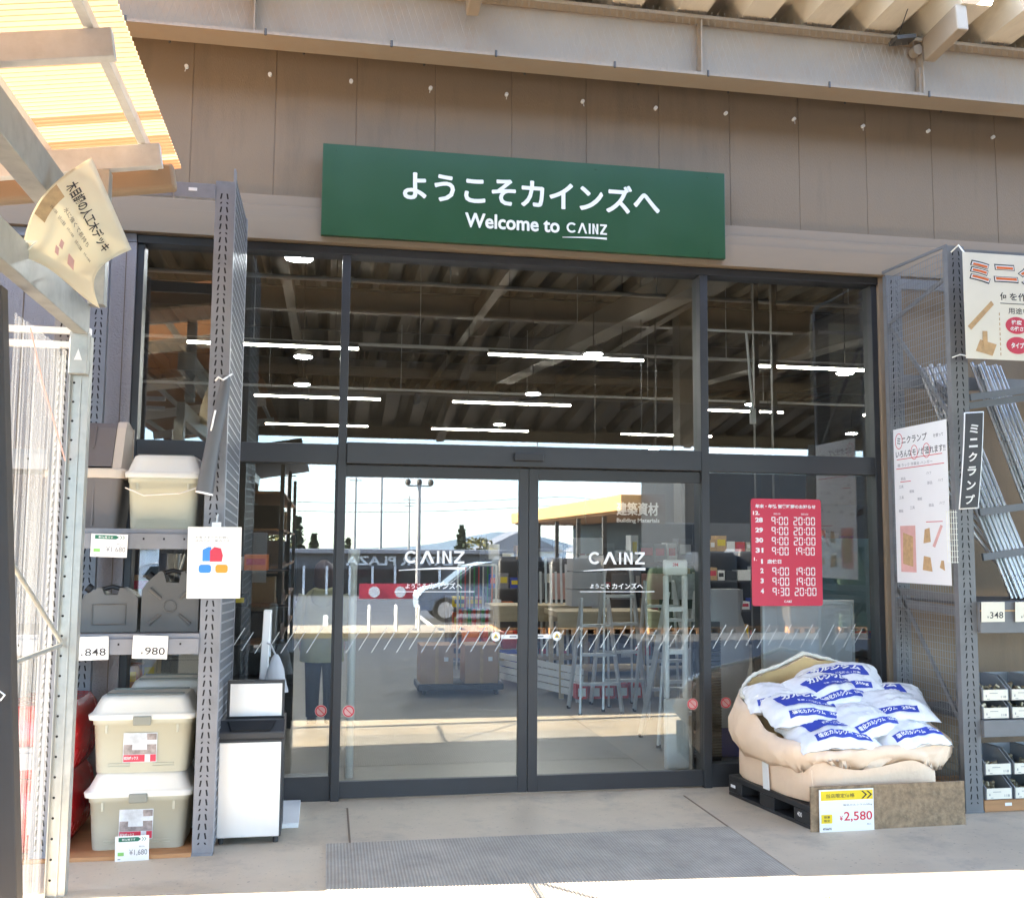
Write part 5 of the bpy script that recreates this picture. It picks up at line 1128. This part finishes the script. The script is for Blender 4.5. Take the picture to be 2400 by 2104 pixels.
# department sign
t = thing('department_sign', (3.2, 8.3, 1.93), 'brown hanging department sign with white kanji seen through the right door', 'sign')
m = MB(); m.box(2.55, 8.3, 1.93, 3.85, 8.35, 2.60); m.build('board', M['brown_sign'], t)
p6 = Pl((2.55, 8.298, 1.93)); m = MB(); write(m, p6, '建築資材', 0.50, 0.33, 1.18, 0.53, 0.002, fat=0.006); write(m, p6, 'Building Materials', 0.50, 0.20, 1.20, 0.28, 0.002, fat=0.003); m.build('lettering', M['white'], t)
m = MB()
for x in (2.7, 3.7): m.tube([(x, 8.32, 2.60), (x, 8.32, 6.3)], 0.006, 5)
m.build('rod', M['dark_steel'], t)
t = thing('toilet_sign', (3.0, 6.5, 2.75), 'white hanging sign with two blue figures near the right mullion', 'sign')
m = MB(); m.box(2.86, 6.5, 2.82, 3.16, 6.52, 3.06); m.build('board', M['white'], t)
p7 = Pl((2.86, 6.499, 2.82)); m = MB()
for k in range(2): p7.disc(m, 0.10+0.09*k, 0.19, 0.022, 0, 0.001); p7.poly(m, [(0.07+0.09*k, 0.16), (0.13+0.09*k, 0.16), (0.115+0.09*k, 0.05), (0.085+0.09*k, 0.05)], 0, 0.001)
m.build('symbol', M['blue_ink'], t)
m = MB(); m.tube([(2.9, 6.51, 3.06), (2.9, 6.51, 6.3)], 0.005, 5); m.tube([(3.12, 6.51, 3.06), (3.12, 6.51, 6.3)], 0.005, 5); m.build('rod', M['dark_steel'], t)
# security gates
def gate(x, y, label, w_=0.20):
    t = thing('security_gate', (x, y, 0), label, 'security gate', 'security gates inside the doors')
    m = MB(); m.box(x-w_/2, y-0.03, 0, x+w_/2, y+0.03, 0.55)
    m.box(x-w_/2, y-0.03, 0.551, x-w_/2+0.042, y+0.03, 1.53); m.box(x+w_/2-0.042, y-0.03, 0.551, x+w_/2, y+0.03, 1.53); m.box(x-w_/2, y-0.03, 1.531, x+w_/2, y+0.03, 1.655)
    m.build('loop', M['white'], t, bevel=0.018)
    for z in (1.24, 0.90): MB().box(x-w_/2+0.043, y-0.02, z, x+w_/2-0.043, y+0.02, z+0.035).build('crossbar', M['white'], t)
    m = MB(); write(m, Pl((x-0.03, y-0.032, 1.60)), '3M', 0, 0, 0.045, 0.028, 0.0, 0.03); m.build('mark', M['red_ink'], t)
gate(1.335, 0.65, 'tall white security gate with red mark behind the right door')
m = MB(); m.tube([(-1.24, 0.72, 0), (-1.24, 0.72, 1.62)], 0.03, 10); m.tube([(-1.24, 0.72, 1.62), (-1.24, 0.72, 1.72)], 0.045, 12); tag(m.build('gate_post', M['ivory']), 'cream security post behind the left edge of the left door', 'post')
# cartons on trolley
t = thing('cart_base', (0.14, 5.0, 0), 'black flat trolley under two cartons behind the left door', 'trolley')
m = MB(); m.box(-0.36, 4.85, 0.06, 0.66, 5.45, 0.13); m.build('platform', M['black'], t, bevel=0.01)
for x in (-0.28, 0.58):
    for y in (4.95, 5.35): MB().tube([(x-0.02, y, 0.035), (x+0.02, y, 0.035)], 0.035, 12).build('caster', M['black'], t)
for i, (x0, x1) in enumerate(((-0.33, 0.06), (0.20, 0.60))):
    o = MB().box(x0, 4.9, 0.131, x1, 5.35, 0.58).build('carton', M['carton'], bevel=0.004)
    tag(o, ('left' if i == 0 else 'right')+' brown carton on the black trolley behind the left door', 'carton', 'cartons on the trolley')
    p8 = Pl((x0, 4.899, 0.131)); m = MB(); p8.rect(m, (x1-x0)/2-0.02, 0, (x1-x0)/2+0.02, 0.449, 0, 0.001); m.mat(1); p8.rect(m, 0.28, 0.26, 0.33, 0.31, 0, 0.001); m.build('tape', [M['tan_ink'], M['paper']], o)
# display tables (pale planks) and aluminium steps
for i, (x, y, lb) in enumerate(((1.75, 4.75, 'pale timber display table nearest the right door'), (1.2, 6.0, 'pale timber display table further back, left of the nearest one'))):
    t = thing('display_table', (x, y, 0), lb, 'table')
    MB().box(x-0.55, y-0.35, 0.94, x+0.75, y+0.35, 1.0).build('table_top', M['pale_wood'], t, bevel=0.004)
    for dx in (-0.5, 0.66):
        for dy in (-0.3, 0.26): MB().box(x+dx, y+dy, 0, x+dx+0.05, y+dy+0.05, 0.939).build('leg', M['pale_wood'], t)
    MB().box(x-0.45, y-0.28, 0.3, x+0.65, y+0.28, 0.325).build('lower_shelf', M['pale_wood'], t)
    MB().box(x-0.54, y-0.362, 0.80, x+0.74, y-0.351, 0.98).build('apron', M['pale_wood'], t)
m = MB()
for k in range(4): m.bar((0.62, 6.3, 0.10+0.085*k), (1.42, 4.05, 0.10+0.085*k), 0.025, 0.07)
for f in (0.05, 0.5, 0.95): m.bar((0.64+0.8*f, 6.3-2.25*f, 0), (0.64+0.8*f, 6.3-2.25*f, 0.42), 0.05, 0.05)
tag(m.build('plank_barrier', M['white']), 'low white planked barrier running back behind the door meeting line', 'barrier')
m = MB()
for k in range(4): m.box(1.62+0.01*k, 5.4, 1.002+0.22*k, 2.06-0.01*k, 5.75, 1.21+0.22*k)
tag(m.build('crate_stack', M['grey_sheet']), 'stack of pale grey plastic crates on the timber table behind the right door', 'crates')
def ladder(x, y, h, lean, w_, label, steps=5):
    t = thing('step_ladder', (x, y, 0), label, 'ladder', 'aluminium step ladders inside the right door')
    for s in (-1, 1):
        for k, dy in ((0, -1), (1, 1)):
            m = MB(); m.bar((x+s*w_/2*1.2+lean, y+dy*0.26, 0.02), (x+s*w_/2*0.75, y, h), 0.022, 0.05); m.build('rail', M['alu'], t)
            MB().tube([(x+s*w_/2*1.2+lean, y+dy*0.26, 0), (x+s*w_/2*1.2+lean, y+dy*0.26, 0.03)], 0.022, 8).build('foot', M['black'], t)
    for k in range(1, steps): f = k/steps; ww = w_/2*(1.2-0.45*f); MB().box(x-ww+lean*(1-f), y-0.26*(1-f)-0.03, h*f, x+ww+lean*(1-f), y-0.26*(1-f)+0.03, h*f+0.03).build('tread', M['alu'], t)
    return t
ladder(1.75, 3.75, 1.5, 0.0, 0.40, 'nearest open aluminium step ladder behind the right door logo')
ladder(2.05, 3.2, 1.4, 0.05, 0.42, 'second open aluminium step ladder, behind the nearest one')
ladder(1.42, 3.5, 1.2, 0.0, 0.38, 'short aluminium step ladder left of the others behind the right door', 4)
for k in range(9):
    m = MB(); x = 1.22+0.07*k; m.bar((x, 5.95, 0.1), (x+0.02, 6.2, 1.62-0.1*(k % 3)), 0.03, 0.012); tag(m.build('metal_strip', M['alu']), 'narrow aluminium strip standing upright behind the right door', 'strip', 'aluminium strips behind the right door')
for k in range(6):
    x = 1.1+0.42*k; m = MB(); m.box(x, 6.22-0.02*k, 1.05, x+0.34, 6.24-0.02*k, 1.40); tag(m.build('panel_board', M[('grey_ink', 'pink', 'sky_print')[k % 3]]), 'flat printed panel propped in the row below the department sign, %s' % ('first from the left', 'second from the left', 'third from the left', 'third from the right', 'second from the right', 'rightmost')[k], 'panel', 'printed panels below the sign')
for k in range(5):
    x = 1.35+0.16*k; m = MB(); m.box(x, 4.05, 0.05, x+0.13, 4.2, 0.21); m.mat(1); m.box(x+0.02, 4.048, 0.08, x+0.11, 4.05, 0.17); tag(m.build('red_pack', [M['red_plastic'], M['paper']]), 'small red pack in the row on the floor below the ladders', 'pack', 'red packs below the ladders')
# broom display
t = thing('broom_rack', (0.7, 7.4, 0), 'wire rack of green and red brooms above orange and purple tubs', 'rack')
m = MB()
for x in (0.42, 0.98): m.tube([(x, 7.4, 0), (x, 7.4, 1.48)], 0.015, 8)
m.tube([(0.42, 7.4, 1.48), (0.98, 7.4, 1.48)], 0.012, 8); m.tube([(0.42, 7.4, 0.5), (0.98, 7.4, 0.5)], 0.012, 8); m.build('frame', M['cream'], t)
for k in range(8):
    x = 0.46+0.065*k; m = MB(); m.tube([(x, 7.38, 0.85), (x, 7.38, 1.46)], 0.011, 7); m.mat(1); m.tube([(x, 7.38, 0.62), (x, 7.38, 0.86)], [0.035, 0.02], 8)
    tag(m.build('broom', [M[('green_plastic', 'red_plastic', 'cream')[k % 3]], M[('green_plastic', 'red_plastic', 'pale_wood')[(k+1) % 3]]]), 'broom hanging in the colourful wire rack behind the left door', 'broom', 'brooms in the wire rack')
for k, (c, x, z) in enumerate((('orange_plastic', 0.5, 0.30), ('red_plastic', 0.78, 0.30), ('purple', 0.5, 0.02), ('purple', 0.78, 0.02), ('blue_plastic', 1.06, 0.02), ('red_plastic', 1.06, 0.3))):
    m = MB(); m.loft([ring(x+0.1, 7.35, z, 0.10, 0.10, 0.03), ring(x+0.1, 7.35, z+0.24, 0.125, 0.125, 0.03), ring(x+0.1, 7.35, z+0.24, 0.115, 0.115, 0.03), ring(x+0.1, 7.35, z+0.02, 0.09, 0.09, 0.03)])
    tag(m.build('tub', M[c]), '%s plastic tub %s in the broom display' % (c.split('_')[0], ('top left', 'top middle', 'bottom left', 'bottom middle', 'bottom right', 'top right')[k]), 'tub', 'plastic tubs under the brooms')
# right pane: milky sheet, tarp, covered goods
t = thing('clear_partition', (2.33, 0.35, 0), 'milky grey partition sheet behind the lower right pane', 'partition')
m = MB(); m.box(1.96, 0.34, 0.3, 2.70, 0.36, 1.31); m.build('sheet', M['grey_sheet'], t)
m = MB(); m.box(1.94, 0.33, 1.311, 2.72, 0.37, 1.345); m.box(1.94, 0.33, 0, 1.959, 0.37, 1.31); m.box(2.701, 0.33, 0, 2.72, 0.37, 1.31); m.box(1.96, 0.33, 0.26, 2.70, 0.37, 0.299); m.build('frame', M['alu'], t)
tag(MB().box(2.15, 0.29, 0.60, 2.62, 0.325, 0.74).build('red_sign', M['poster_red'], bevel=0.004), 'red panel low behind the heap of sacks', 'sign')
tag(MB().box(2.55, 1.5, 1.0, 3.6, 1.53, 1.85).build('blue_sheet', M['tarp']), 'pale blue sheet hanging right of the crimson hours notice', 'sheet')
m = MB(); rings = []
for j in range(12):
    f = j/11; s = 0.7+0.3*math.sin(math.pi*(0.15+0.7*f)); rings.append([(1.92+px*s+0.05*noise.noise((px*9, f*9, 1)), 1.1+py*s+0.03*noise.noise((py*9, f*8, 4)), 0.25+1.15*f) for px, py in rrect(0.17, 0.14, 0.06, 5)])
m.loft(rings); tag(m.build('wrapped_goods', M['frost']), 'tall goods wrapped in clear film beside the right mullion', 'goods')
tag(MB().box(1.79, 1.02, 0, 2.08, 1.2, 0.25).build('blue_crate', M['blue_plastic'], bevel=0.01), 'blue crate on the floor below the film wrapped goods', 'crate')
m = MB()
for k in range(46): m.box(1.46, 0.55, 0.10+0.022*k, 1.68, 0.58, 0.112+0.022*k)
m.box(1.455, 0.58, 0, 1.685, 0.62, 1.16); tag(m.build('slatted_cabinet', M['frame']), 'black slatted heater just behind the right mullion', 'heater')
ladder(1.78, 1.75, 1.35, -0.1, 0.36, 'leaning bright ladder in the right pane beside the mullion')
# ================================================================ shopper
P = thing('person', (-1.47, 3.2, 0), 'shopper seen from behind in an olive hooded coat with brown hair', 'person')
def limb(m, pts, rs, n=14): m.tube(pts, rs, n); return m
px, py = -1.47, 3.2
m = MB()
def body_ring(z, hx, hy, dy=0): return [(px+hx*math.cos(2*math.pi*k/20), py+dy+hy*math.sin(2*math.pi*k/20), z) for k in range(20)]
m.loft([body_ring(0.62, 0.16, 0.12), body_ring(0.85, 0.17, 0.125), body_ring(1.0, 0.155, 0.11), body_ring(1.15, 0.165, 0.11), body_ring(1.25, 0.17, 0.10), body_ring(1.30, 0.11, 0.08), body_ring(1.33, 0.055, 0.055, 0.01), body_ring(1.38, 0.048, 0.05, 0.015), body_ring(1.42, 0.07, 0.08, 0.02), body_ring(1.48, 0.078, 0.10, 0.02), body_ring(1.54, 0.065, 0.085, 0.02), body_ring(1.57, 0.02, 0.03, 0.02)])
for s in (-1, 1):
    limb(m, [(px+s*0.08, py, 0.70), (px+s*0.085, py+0.01, 0.44), (px+s*0.085, py, 0.08)], [0.085, 0.058, 0.04])
    limb(m, [(px+s*0.17, py, 1.24), (px+s*0.215, py-0.01, 1.0), (px+s*0.20, py+0.10, 0.80)], [0.05, 0.042, 0.032])
    m.ball((px+s*0.20, py+0.125, 0.765), (0.028, 0.04, 0.05), 10, 6)
    for k in range(4): limb(m, [(px+s*0.20+0.015*(k-1.5), py+0.15, 0.75), (px+s*0.20+0.015*(k-1.5), py+0.175, 0.715), (px+s*0.20+0.013*(k-1.5), py+0.165, 0.685-0.004*(k == 1))], [0.008, 0.007, 0.006], 7)
    limb(m, [(px+s*0.175, py+0.11, 0.765), (px+s*0.16, py+0.135, 0.74), (px+s*0.16, py+0.155, 0.72)], [0.010, 0.009, 0.007], 7)
    m.ball((px+s*0.08, py+0.02, 1.48), (0.012, 0.02, 0.03), 8, 5)
m.ball((px, py+0.125, 1.475), (0.012, 0.02, 0.022), 8, 5); m.ball((px-0.03, py+0.108, 1.495), 0.01, 8, 5); m.ball((px+0.03, py+0.108, 1.495), 0.01, 8, 5); m.ball((px, py+0.11, 1.44), (0.022, 0.01, 0.006), 8, 5)
m.build('body', M['skin'], P)
m = MB()
def coat_ring(z, hx, hy, seed): return [(px+(hx+0.012*noise.noise((math.cos(2*math.pi*k/28)*3, z*6, seed)))*math.cos(2*math.pi*k/28), py+(hy+0.010*noise.noise((math.sin(2*math.pi*k/28)*3, z*6, seed)))*math.sin(2*math.pi*k/28), z) for k in range(28)]
m.loft([coat_ring(z, a, b, 2) for z, a, b in ((0.60, 0.215, 0.165), (0.75, 0.215, 0.165), (0.95, 0.20, 0.15), (1.1, 0.20, 0.14), (1.22, 0.205, 0.13), (1.29, 0.15, 0.11), (1.33, 0.085, 0.085))], False, False)
for s in (-1, 1): limb(m, [(px+s*0.175, py, 1.255), (px+s*0.235, py-0.015, 1.0), (px+s*0.215, py+0.09, 0.815)], [0.072, 0.066, 0.055])
m.loft([[(px+hx*math.cos(a), py-0.10+hy*math.sin(a)*0.8-0.01, z+0.02*math.sin(a)) for a in [2*math.pi*k/16 for k in range(16)]] for z, hx, hy in ((1.14, 0.05, 0.02), (1.19, 0.11, 0.05), (1.26, 0.125, 0.07), (1.32, 0.10, 0.06))])
m.build('coat', M['olive'], P)
m = MB(); m.loft([[(px+(hx+0.012*noise.noise((k*0.9, z*9, 5)))*math.cos(2*math.pi*k/24), py-0.012+dy+(hy+0.012*noise.noise((k*0.8, z*9, 7)))*math.sin(2*math.pi*k/24), z) for k in range(24)] for z, hx, hy, dy in ((1.30, 0.07, 0.05, -0.05), (1.36, 0.10, 0.09, -0.02), (1.44, 0.105, 0.10, -0.01), (1.50, 0.10, 0.105, 0), (1.56, 0.085, 0.095, 0), (1.60, 0.03, 0.04, 0))])
m.build('hair', M['hair'], P)
m = MB()
for s in (-1, 1): limb(m, [(px+s*0.08, py, 0.72), (px+s*0.085, py+0.01, 0.44), (px+s*0.085, py, 0.06)], [0.095, 0.075, 0.06])
m.build('trousers', M['navy_cloth'], P)
for s in (-1, 1):
    m = MB(); m.loft([ring(px+s*0.085, py+0.05, z, hx, hy, 0.03) for z, hx, hy in ((0.001, 0.045, 0.125), (0.03, 0.048, 0.128), (0.06, 0.042, 0.10))]); m.build('shoe', M['black'], P)

# ================================================================ what the glass mirrors: yard, cars, town
for i, x in enumerate((-0.52, 0.05, 0.52)):
    m = MB(); z0 = -0.15; y = -14.6; z0 = -0.04; m.tube([(x, y, z0), (x, y, z0+0.42), (x, y-0.06, z0+0.5), (x, y-0.5, z0+0.5), (x, y-0.56, z0+0.42), (x, y-0.56, z0)], 0.028, 10)
    tag(m.build('cycle_hoop', M['white']), 'white cycle hoop mirrored in the left door, %s' % ('leftmost', 'middle', 'rightmost')[i], 'hoop', 'cycle hoops mirrored in the left door')
def car(x, y, z, s, label, paint, rz_=0.0):
    t = thing('parked_car', (x, y, z), label, 'car')
    prof = [(-1.9, 0.30), (-1.92, 0.62), (-1.75, 0.82), (-1.15, 0.95), (-0.55, 1.42), (-0.2, 1.50), (1.35, 1.50), (1.72, 1.38), (1.88, 0.95), (1.9, 0.32)]
    def sec(w_, k): return [(x+s*a*k, y+w_, z+b*(1 if b < 0.97 else 1)) for a, b in prof]
    m = MB(); m.loft([sec(-0.74, 0.97), sec(-0.80, 0.99), sec(-0.82, 1.0), sec(0.82, 1.0), sec(0.80, 0.99), sec(0.74, 0.97)], smooth=False); m.build('body', M[paint], t, bevel=0.03)
    for sy in (-0.824, 0.824):
        m = MB()
        for P_ in ([(-0.95, 0.98), (-0.5, 1.38), (-0.1, 1.40), (-0.1, 0.98)], [(-0.02, 0.98), (-0.02, 1.40), (0.75, 1.40), (0.75, 0.98)], [(0.84, 0.98), (0.84, 1.40), (1.35, 1.38), (1.62, 0.98)]):
            m.prism(P_, lambda a, b: (x+s*a, y+sy-0.002, z+b), lambda a, b: (x+s*a, y+sy+0.002, z+b))
        m.build('side_window', M['car_glass'], t)
    m = MB(); m.prism([(-1.13, 0.985), (-0.58, 1.43), (-0.56, 1.41), (-1.11, 0.965)], lambda a, b: (x+s*(a-0.02), y-0.66, z+b), lambda a, b: (x+s*(a-0.02), y+0.66, z+b)); m.build('windscreen', M['car_glass'], t)
    for wx in (-1.22, 1.22):
        for sy in (-1, 1):
            m = MB(); m.tube([(x+s*wx, y+sy*0.62, z+0.31), (x+s*wx, y+sy*0.835, z+0.31)], 0.31, 26); wl = m.build('wheel', M['tyre'], t)
            m = MB(); m.tube([(x+s*wx, y+sy*0.836, z+0.31), (x+s*wx, y+sy*0.845, z+0.31)], 0.20, 22)
            m.build('rim', M['alu'], wl)
    for sy in (-0.55, 0.55):
        m = MB(); m.ball((x-s*1.86, y+sy, z+0.70), (0.06, 0.16, 0.07)); m.build('headlight', M['white'], t)
    m = MB(); m.box(x-0.95*1.0, y-0.84, z+0.22, x+0.95, y+0.84, z+0.30); m.build('side_skirt', M['tyre'], t)
    return t
car(2.75, -19.3, -0.16, 1, 'silver blue car mirrored in the middle of the left door', 'car_paint')
car(-6.5, -33, -0.45, -1, 'white car at the left of the far parking row', 'white')
# low shop with sign across the road
t = thing('plaza_building', (2, -62, -1.6), 'low grey plaza building with white lettering, mirrored in the left door', 'building')
m = MB(); m.box(-7, -70, -1.6, 11, -62, 1.25); m.build('wall', M['navy_roof'], t)
m = MB(); m.box(-7.5, -71, 1.25, 11.5, -61.2, 1.5); m.build('roof', M['rack'], t)
m = MB(); m.box(-6, -61.99, -1.4, 6, -61.9, 0.2); m.build('shop_window', M['car_glass'], t)
for k in range(9): m = MB(); m.box(-6+1.5*k, -61.88, -1.5, -5.85+1.5*k, -61.75, 0.4); m.build('post', M['white'], t)
pm = Pl((8, -61.9, 0.45), (-1, 0, 0), (0, 0, 1)); m = MB(); write(m, pm, 'FLAVOR PLAZA', 0.5, 0, 8.2, 0.62, 0.05, 0.03); m.build('lettering', M['white'], t)
t = thing('red_fence_sign', (3.2, -45, -1.2), 'long dark red sign board with white roundels, mirrored in the left door', 'sign')
m = MB(); m.box(0.2, -45.05, -1.0, 4.6, -45, -0.15); m.build('board', M['poster_red'], t)
m = MB()
for k in range(3): m.tube([(0.95+1.3*k, -44.99, -0.57), (0.95+1.3*k, -44.97, -0.57)], 0.28, 18)
m.build('roundel', M['white'], t)
# right-hand wing with sunlit eave
t = thing('side_wing', (12, -25, 0), 'long low sales wing with ochre eave, mirrored in the right door', 'building')
m = MB(); m.box(11.5, -46, -0.6, 16, -26.3, 2.9); m.build('wall', M['black'], t)  # black stands in for the open shade under the eave
m = MB(); m.box(9.0, -25.9, -0.6, 16, -21.6, 4.0); m.build('reflection_block', M['black'], t)  # black block added so the mirror stays dark over the department sign
m = MB(); m.box(8.3, -47, 3.0, 17, -26, 3.55); m.build('eave', M['orange_eave'], t, bevel=0.03)
m = MB(); m.box(8.5, -46.8, 2.92, 16.8, -26.2, 3.0); m.build('soffit', M['wood'], t)
for k in range(5): MB().box(8.6, -45.5+4*k, -0.5, 8.75, -45.35+4*k, 2.91).build('post', M['dark_steel'], t)
# lamp mast and poles
t = thing('lamp_mast', (3.4, -48, -1), 'tall floodlight mast with three heads, mirrored in the left door', 'lamp mast')
m = MB(); m.tube([(3.4, -48, -1.2), (3.4, -48, 5.1)], [0.14, 0.09], 10); m.build('pole', M['pole'], t)
m = MB(); m.bar((2.75, -48, 5.0), (4.05, -48, 5.0), 0.08, 0.08); m.build('arm', M['pole'], t)
for k in range(3): m = MB(); m.ball((2.78+0.62*k, -48, 5.2), (0.16, 0.16, 0.2)); m.build('lamp_head', M['dark_steel'], t)
for i, (x, y, h) in enumerate(((1.2, -95, 9.5), (3.4, -88, 10.5), (16.5, -80, 11), (-4.6, -75, 8.5), (8.5, -120, 8), (22, -60, 12))):
    t = thing('utility_pole', (x, y, -2), ('thin utility pole left of the mast', 'utility pole with lamp arm beside the mast', 'pole right of the left door logo', 'short utility pole over the trees in the left pane', 'distant utility pole', 'pole above the ochre eave')[i]+', mirrored in the glass', 'utility pole')
    m = MB(); m.tube([(x, y, -2.6), (x, y, h)], [0.16, 0.09], 8); m.build('pole', M['pole'], t)
    m = MB(); m.bar((x-0.8, y, h-0.5), (x+0.8, y, h-0.5), 0.08, 0.08); m.bar((x-0.6, y, h-1.3), (x+0.6, y, h-1.3), 0.08, 0.08); m.build('crossarm', M['dark_steel'], t)
for k, z in enumerate((5.6, 6.4)):
    m = MB(); m.tube([(-60+4*j, -84-0.5*k, z-0.9*math.sin(math.pi*((j*4) % 40)/40)) for j in range(36)], 0.022, 4); tag(m.build('overhead_wire', M['dark_steel']), ('lower', 'upper')[k]+' sagging overhead wire, mirrored in the glass', 'wire', 'overhead wires')
# trees
def tree(x, y, z, h, r, kind, label):
    t = thing(kind, (x, y, z), label, 'tree', 'trees mirrored in the glass'); tq = random.Random(int(x*31+y*7))
    m = MB(); m.tube([(x, y, z), (x+0.1, y, z+h*0.4), (x, y, z+h*0.85)], [0.035*h, 0.025*h, 0.008*h], 7)
    for k in range(5): a = tq.uniform(0, 6.3); zz = z+h*tq.uniform(0.3, 0.6); m.tube([(x, y, zz), (x+r*0.6*math.cos(a), y+r*0.6*math.sin(a), zz+h*0.15)], [0.014*h, 0.005*h], 5)
    m.build('trunk', M['bark'], t)
    m = MB()
    for k in range(420):
        f = tq.random(); a = tq.uniform(0, 6.283)
        if kind == 'conifer': zz = z+h*(0.15+0.85*f); rad = r*(1-f)*tq.uniform(0.3, 1.05)
        else: zz = z+h*(0.3+0.7*f); rad = r*math.sqrt(max(0, 1-((f-0.45)/0.58)**2))*tq.uniform(0.35, 1.08)
        c = Vector((x+rad*math.cos(a), y+rad*math.sin(a), zz)); s = h*0.05*tq.uniform(0.6, 1.5)
        d1 = Vector((tq.uniform(-1, 1), tq.uniform(-1, 1), tq.uniform(-0.6, 0.6))).normalized()*s; d2 = Vector((tq.uniform(-1, 1), tq.uniform(-1, 1), tq.uniform(-0.6, 0.6))).normalized()*s
        m.add([c-d1, c+d2, c+d1, c-d2], [(0, 1, 2, 3)])
    m.build('crown', M['leaf_b' if kind == 'conifer' else 'leaf_a'], t, recalc=False)
TR = [(-9, -78, 5.8, 2.4, 'broadleaf_tree'), (-6.6, -80, 5.2, 2.6, 'broadleaf_tree'), (-4.0, -82, 6.4, 1.3, 'conifer'), (-2.6, -84, 5.0, 1.2, 'conifer'), (-11.5, -80, 6.2, 1.4, 'conifer'), (0.4, -86, 4.6, 1.1, 'conifer'), (12.5, -100, 6.0, 1.4, 'conifer'), (15, -104, 5.0, 2.4, 'broadleaf_tree')]
TL = ['olive bushy tree at the left of the mirrored treeline', 'wide olive tree in the middle of the mirrored treeline', 'dark pointed conifer right of the olive trees', 'small dark conifer near the left mullion', 'dark conifer at the far left of the treeline', 'low dark conifer behind the plaza lettering', 'dark conifer near the blue hills', 'olive tree near the blue hills']
for a, lb in zip(TR, TL): tree(a[0], a[1], -2.3, a[2], a[3], a[4], lb)
# houses far off
for i, (x, y, w_) in enumerate(((20, -110, 9), (34, -118, 10), (-24, -105, 9))):
    t = thing('house', (x, y, -3), ('pale house with grey roof near the hills', 'second pale house further right', 'pale house at far left')[i]+', mirrored in the glass', 'house')
    MB().box(x-w_/2, y-4, -3.2, x+w_/2, y+4, 1.2).build('wall', M['white'], t)
    m = MB(); m.prism([(-w_/2-0.5, 1.21), (w_/2+0.5, 1.21), (0, 3.6)], lambda a, b: (x+a, y-4.5, b), lambda a, b: (x+a, y+4.5, b)); m.build('roof', M['rack'], t)
    for k in range(2): MB().box(x-w_/4-0.6+k*w_/2, y+4.0, -1.2, x-w_/4+0.6+k*w_/2, y+4.03, 0.2).build('window', M['car_glass'], t)

# outdoor goods shelves under the lean-to, behind and left of the camera: dark shapes in the left pane's reflection
t = thing('outdoor_shelf', (-2.7, -10.8, -0.16), 'dark outdoor goods shelves with a short roof, mirrored in the left pane', 'shelving')
for x in (-3.4, -2.15):
    for y in (-13.9, -11.0, -8.1): MB().box(x, y, -0.16, x+0.06, y+0.06, 3.05).build('upright', M['dark_steel'], t)
for z in (0.3, 0.85, 1.4, 1.95, 2.5): MB().box(-3.39, -13.84, z, -2.10, -8.04, z+0.04).build('shelf', M['wood'], t)
m = MB(); m.bar((-3.6, -11, 3.0), (-1.85, -11, 3.3), 6.2, 0.06, (0, 0, 1)); m.build('roof', M['dark_steel'], t)
MB().box(-3.39, -13.8, 0.3, -3.36, -8.1, 3.0).build('back', M['black'], t)
for k in range(14):
    y = -13.6+0.38*k; z = (0.341, 0.891, 1.441, 1.991)[k % 4]; tag(MB().box(-3.2, y, z, -2.2, y+0.33, z+0.38).build('goods_crate', M[('carton', 'black', 'taupe', 'tan_ink', 'dark_plastic')[k % 5]], bevel=0.01), 'crate of goods on the dark outdoor shelves mirrored in the left pane', 'crate', 'crates on the outdoor shelves')

# dark loads added to block the sunlit asphalt from the right door's reflection
gq = random.Random(11); x = 2.25; k = 0
PLACE = ('beside the car', 'second from the car', 'third from the car', 'in the middle of the row', 'right of the middle', 'third from the right end', 'second from the right end', 'at the right end')
while k < 8:
    w_ = gq.uniform(0.95, 1.25); h = gq.uniform(1.25, 1.75); y = -14.4-gq.uniform(0, 0.5)
    t = thing('backdrop_load', (x+w_/2, y-0.5, -0.15), 'dark pallet load added to dim the right door reflection, '+PLACE[k], 'pallet load', 'dark pallet loads added to dim the reflection')
    m = MB()
    for q_ in range(5): m.box(x+q_*(w_-0.1)/4, y-1.1, -0.15, x+q_*(w_-0.1)/4+0.1, y, -0.05)
    m.box(x, y-1.1, -0.049, x+w_, y, -0.02); m.build('pallet', M['wood'], t)
    m = MB(); m.loft([[(x+w_/2+a*s_+0.03*noise.noise((a*3, z*3, k)), y-0.55+b*s_+0.03*noise.noise((b*3, z*3, k+5)), z) for a, b in rrect(w_/2, 0.54, 0.08, 4)] for z, s_ in ((-0.019, 0.97), (h*0.3, 1.0), (h*0.7, 0.99), (h*0.93, 0.96), (h, 0.86))])
    m.build('cover', M[('black', 'dark_plastic', 'brown_post', 'leaf_b')[k % 4]], t)
    x += w_+0.06; k += 1
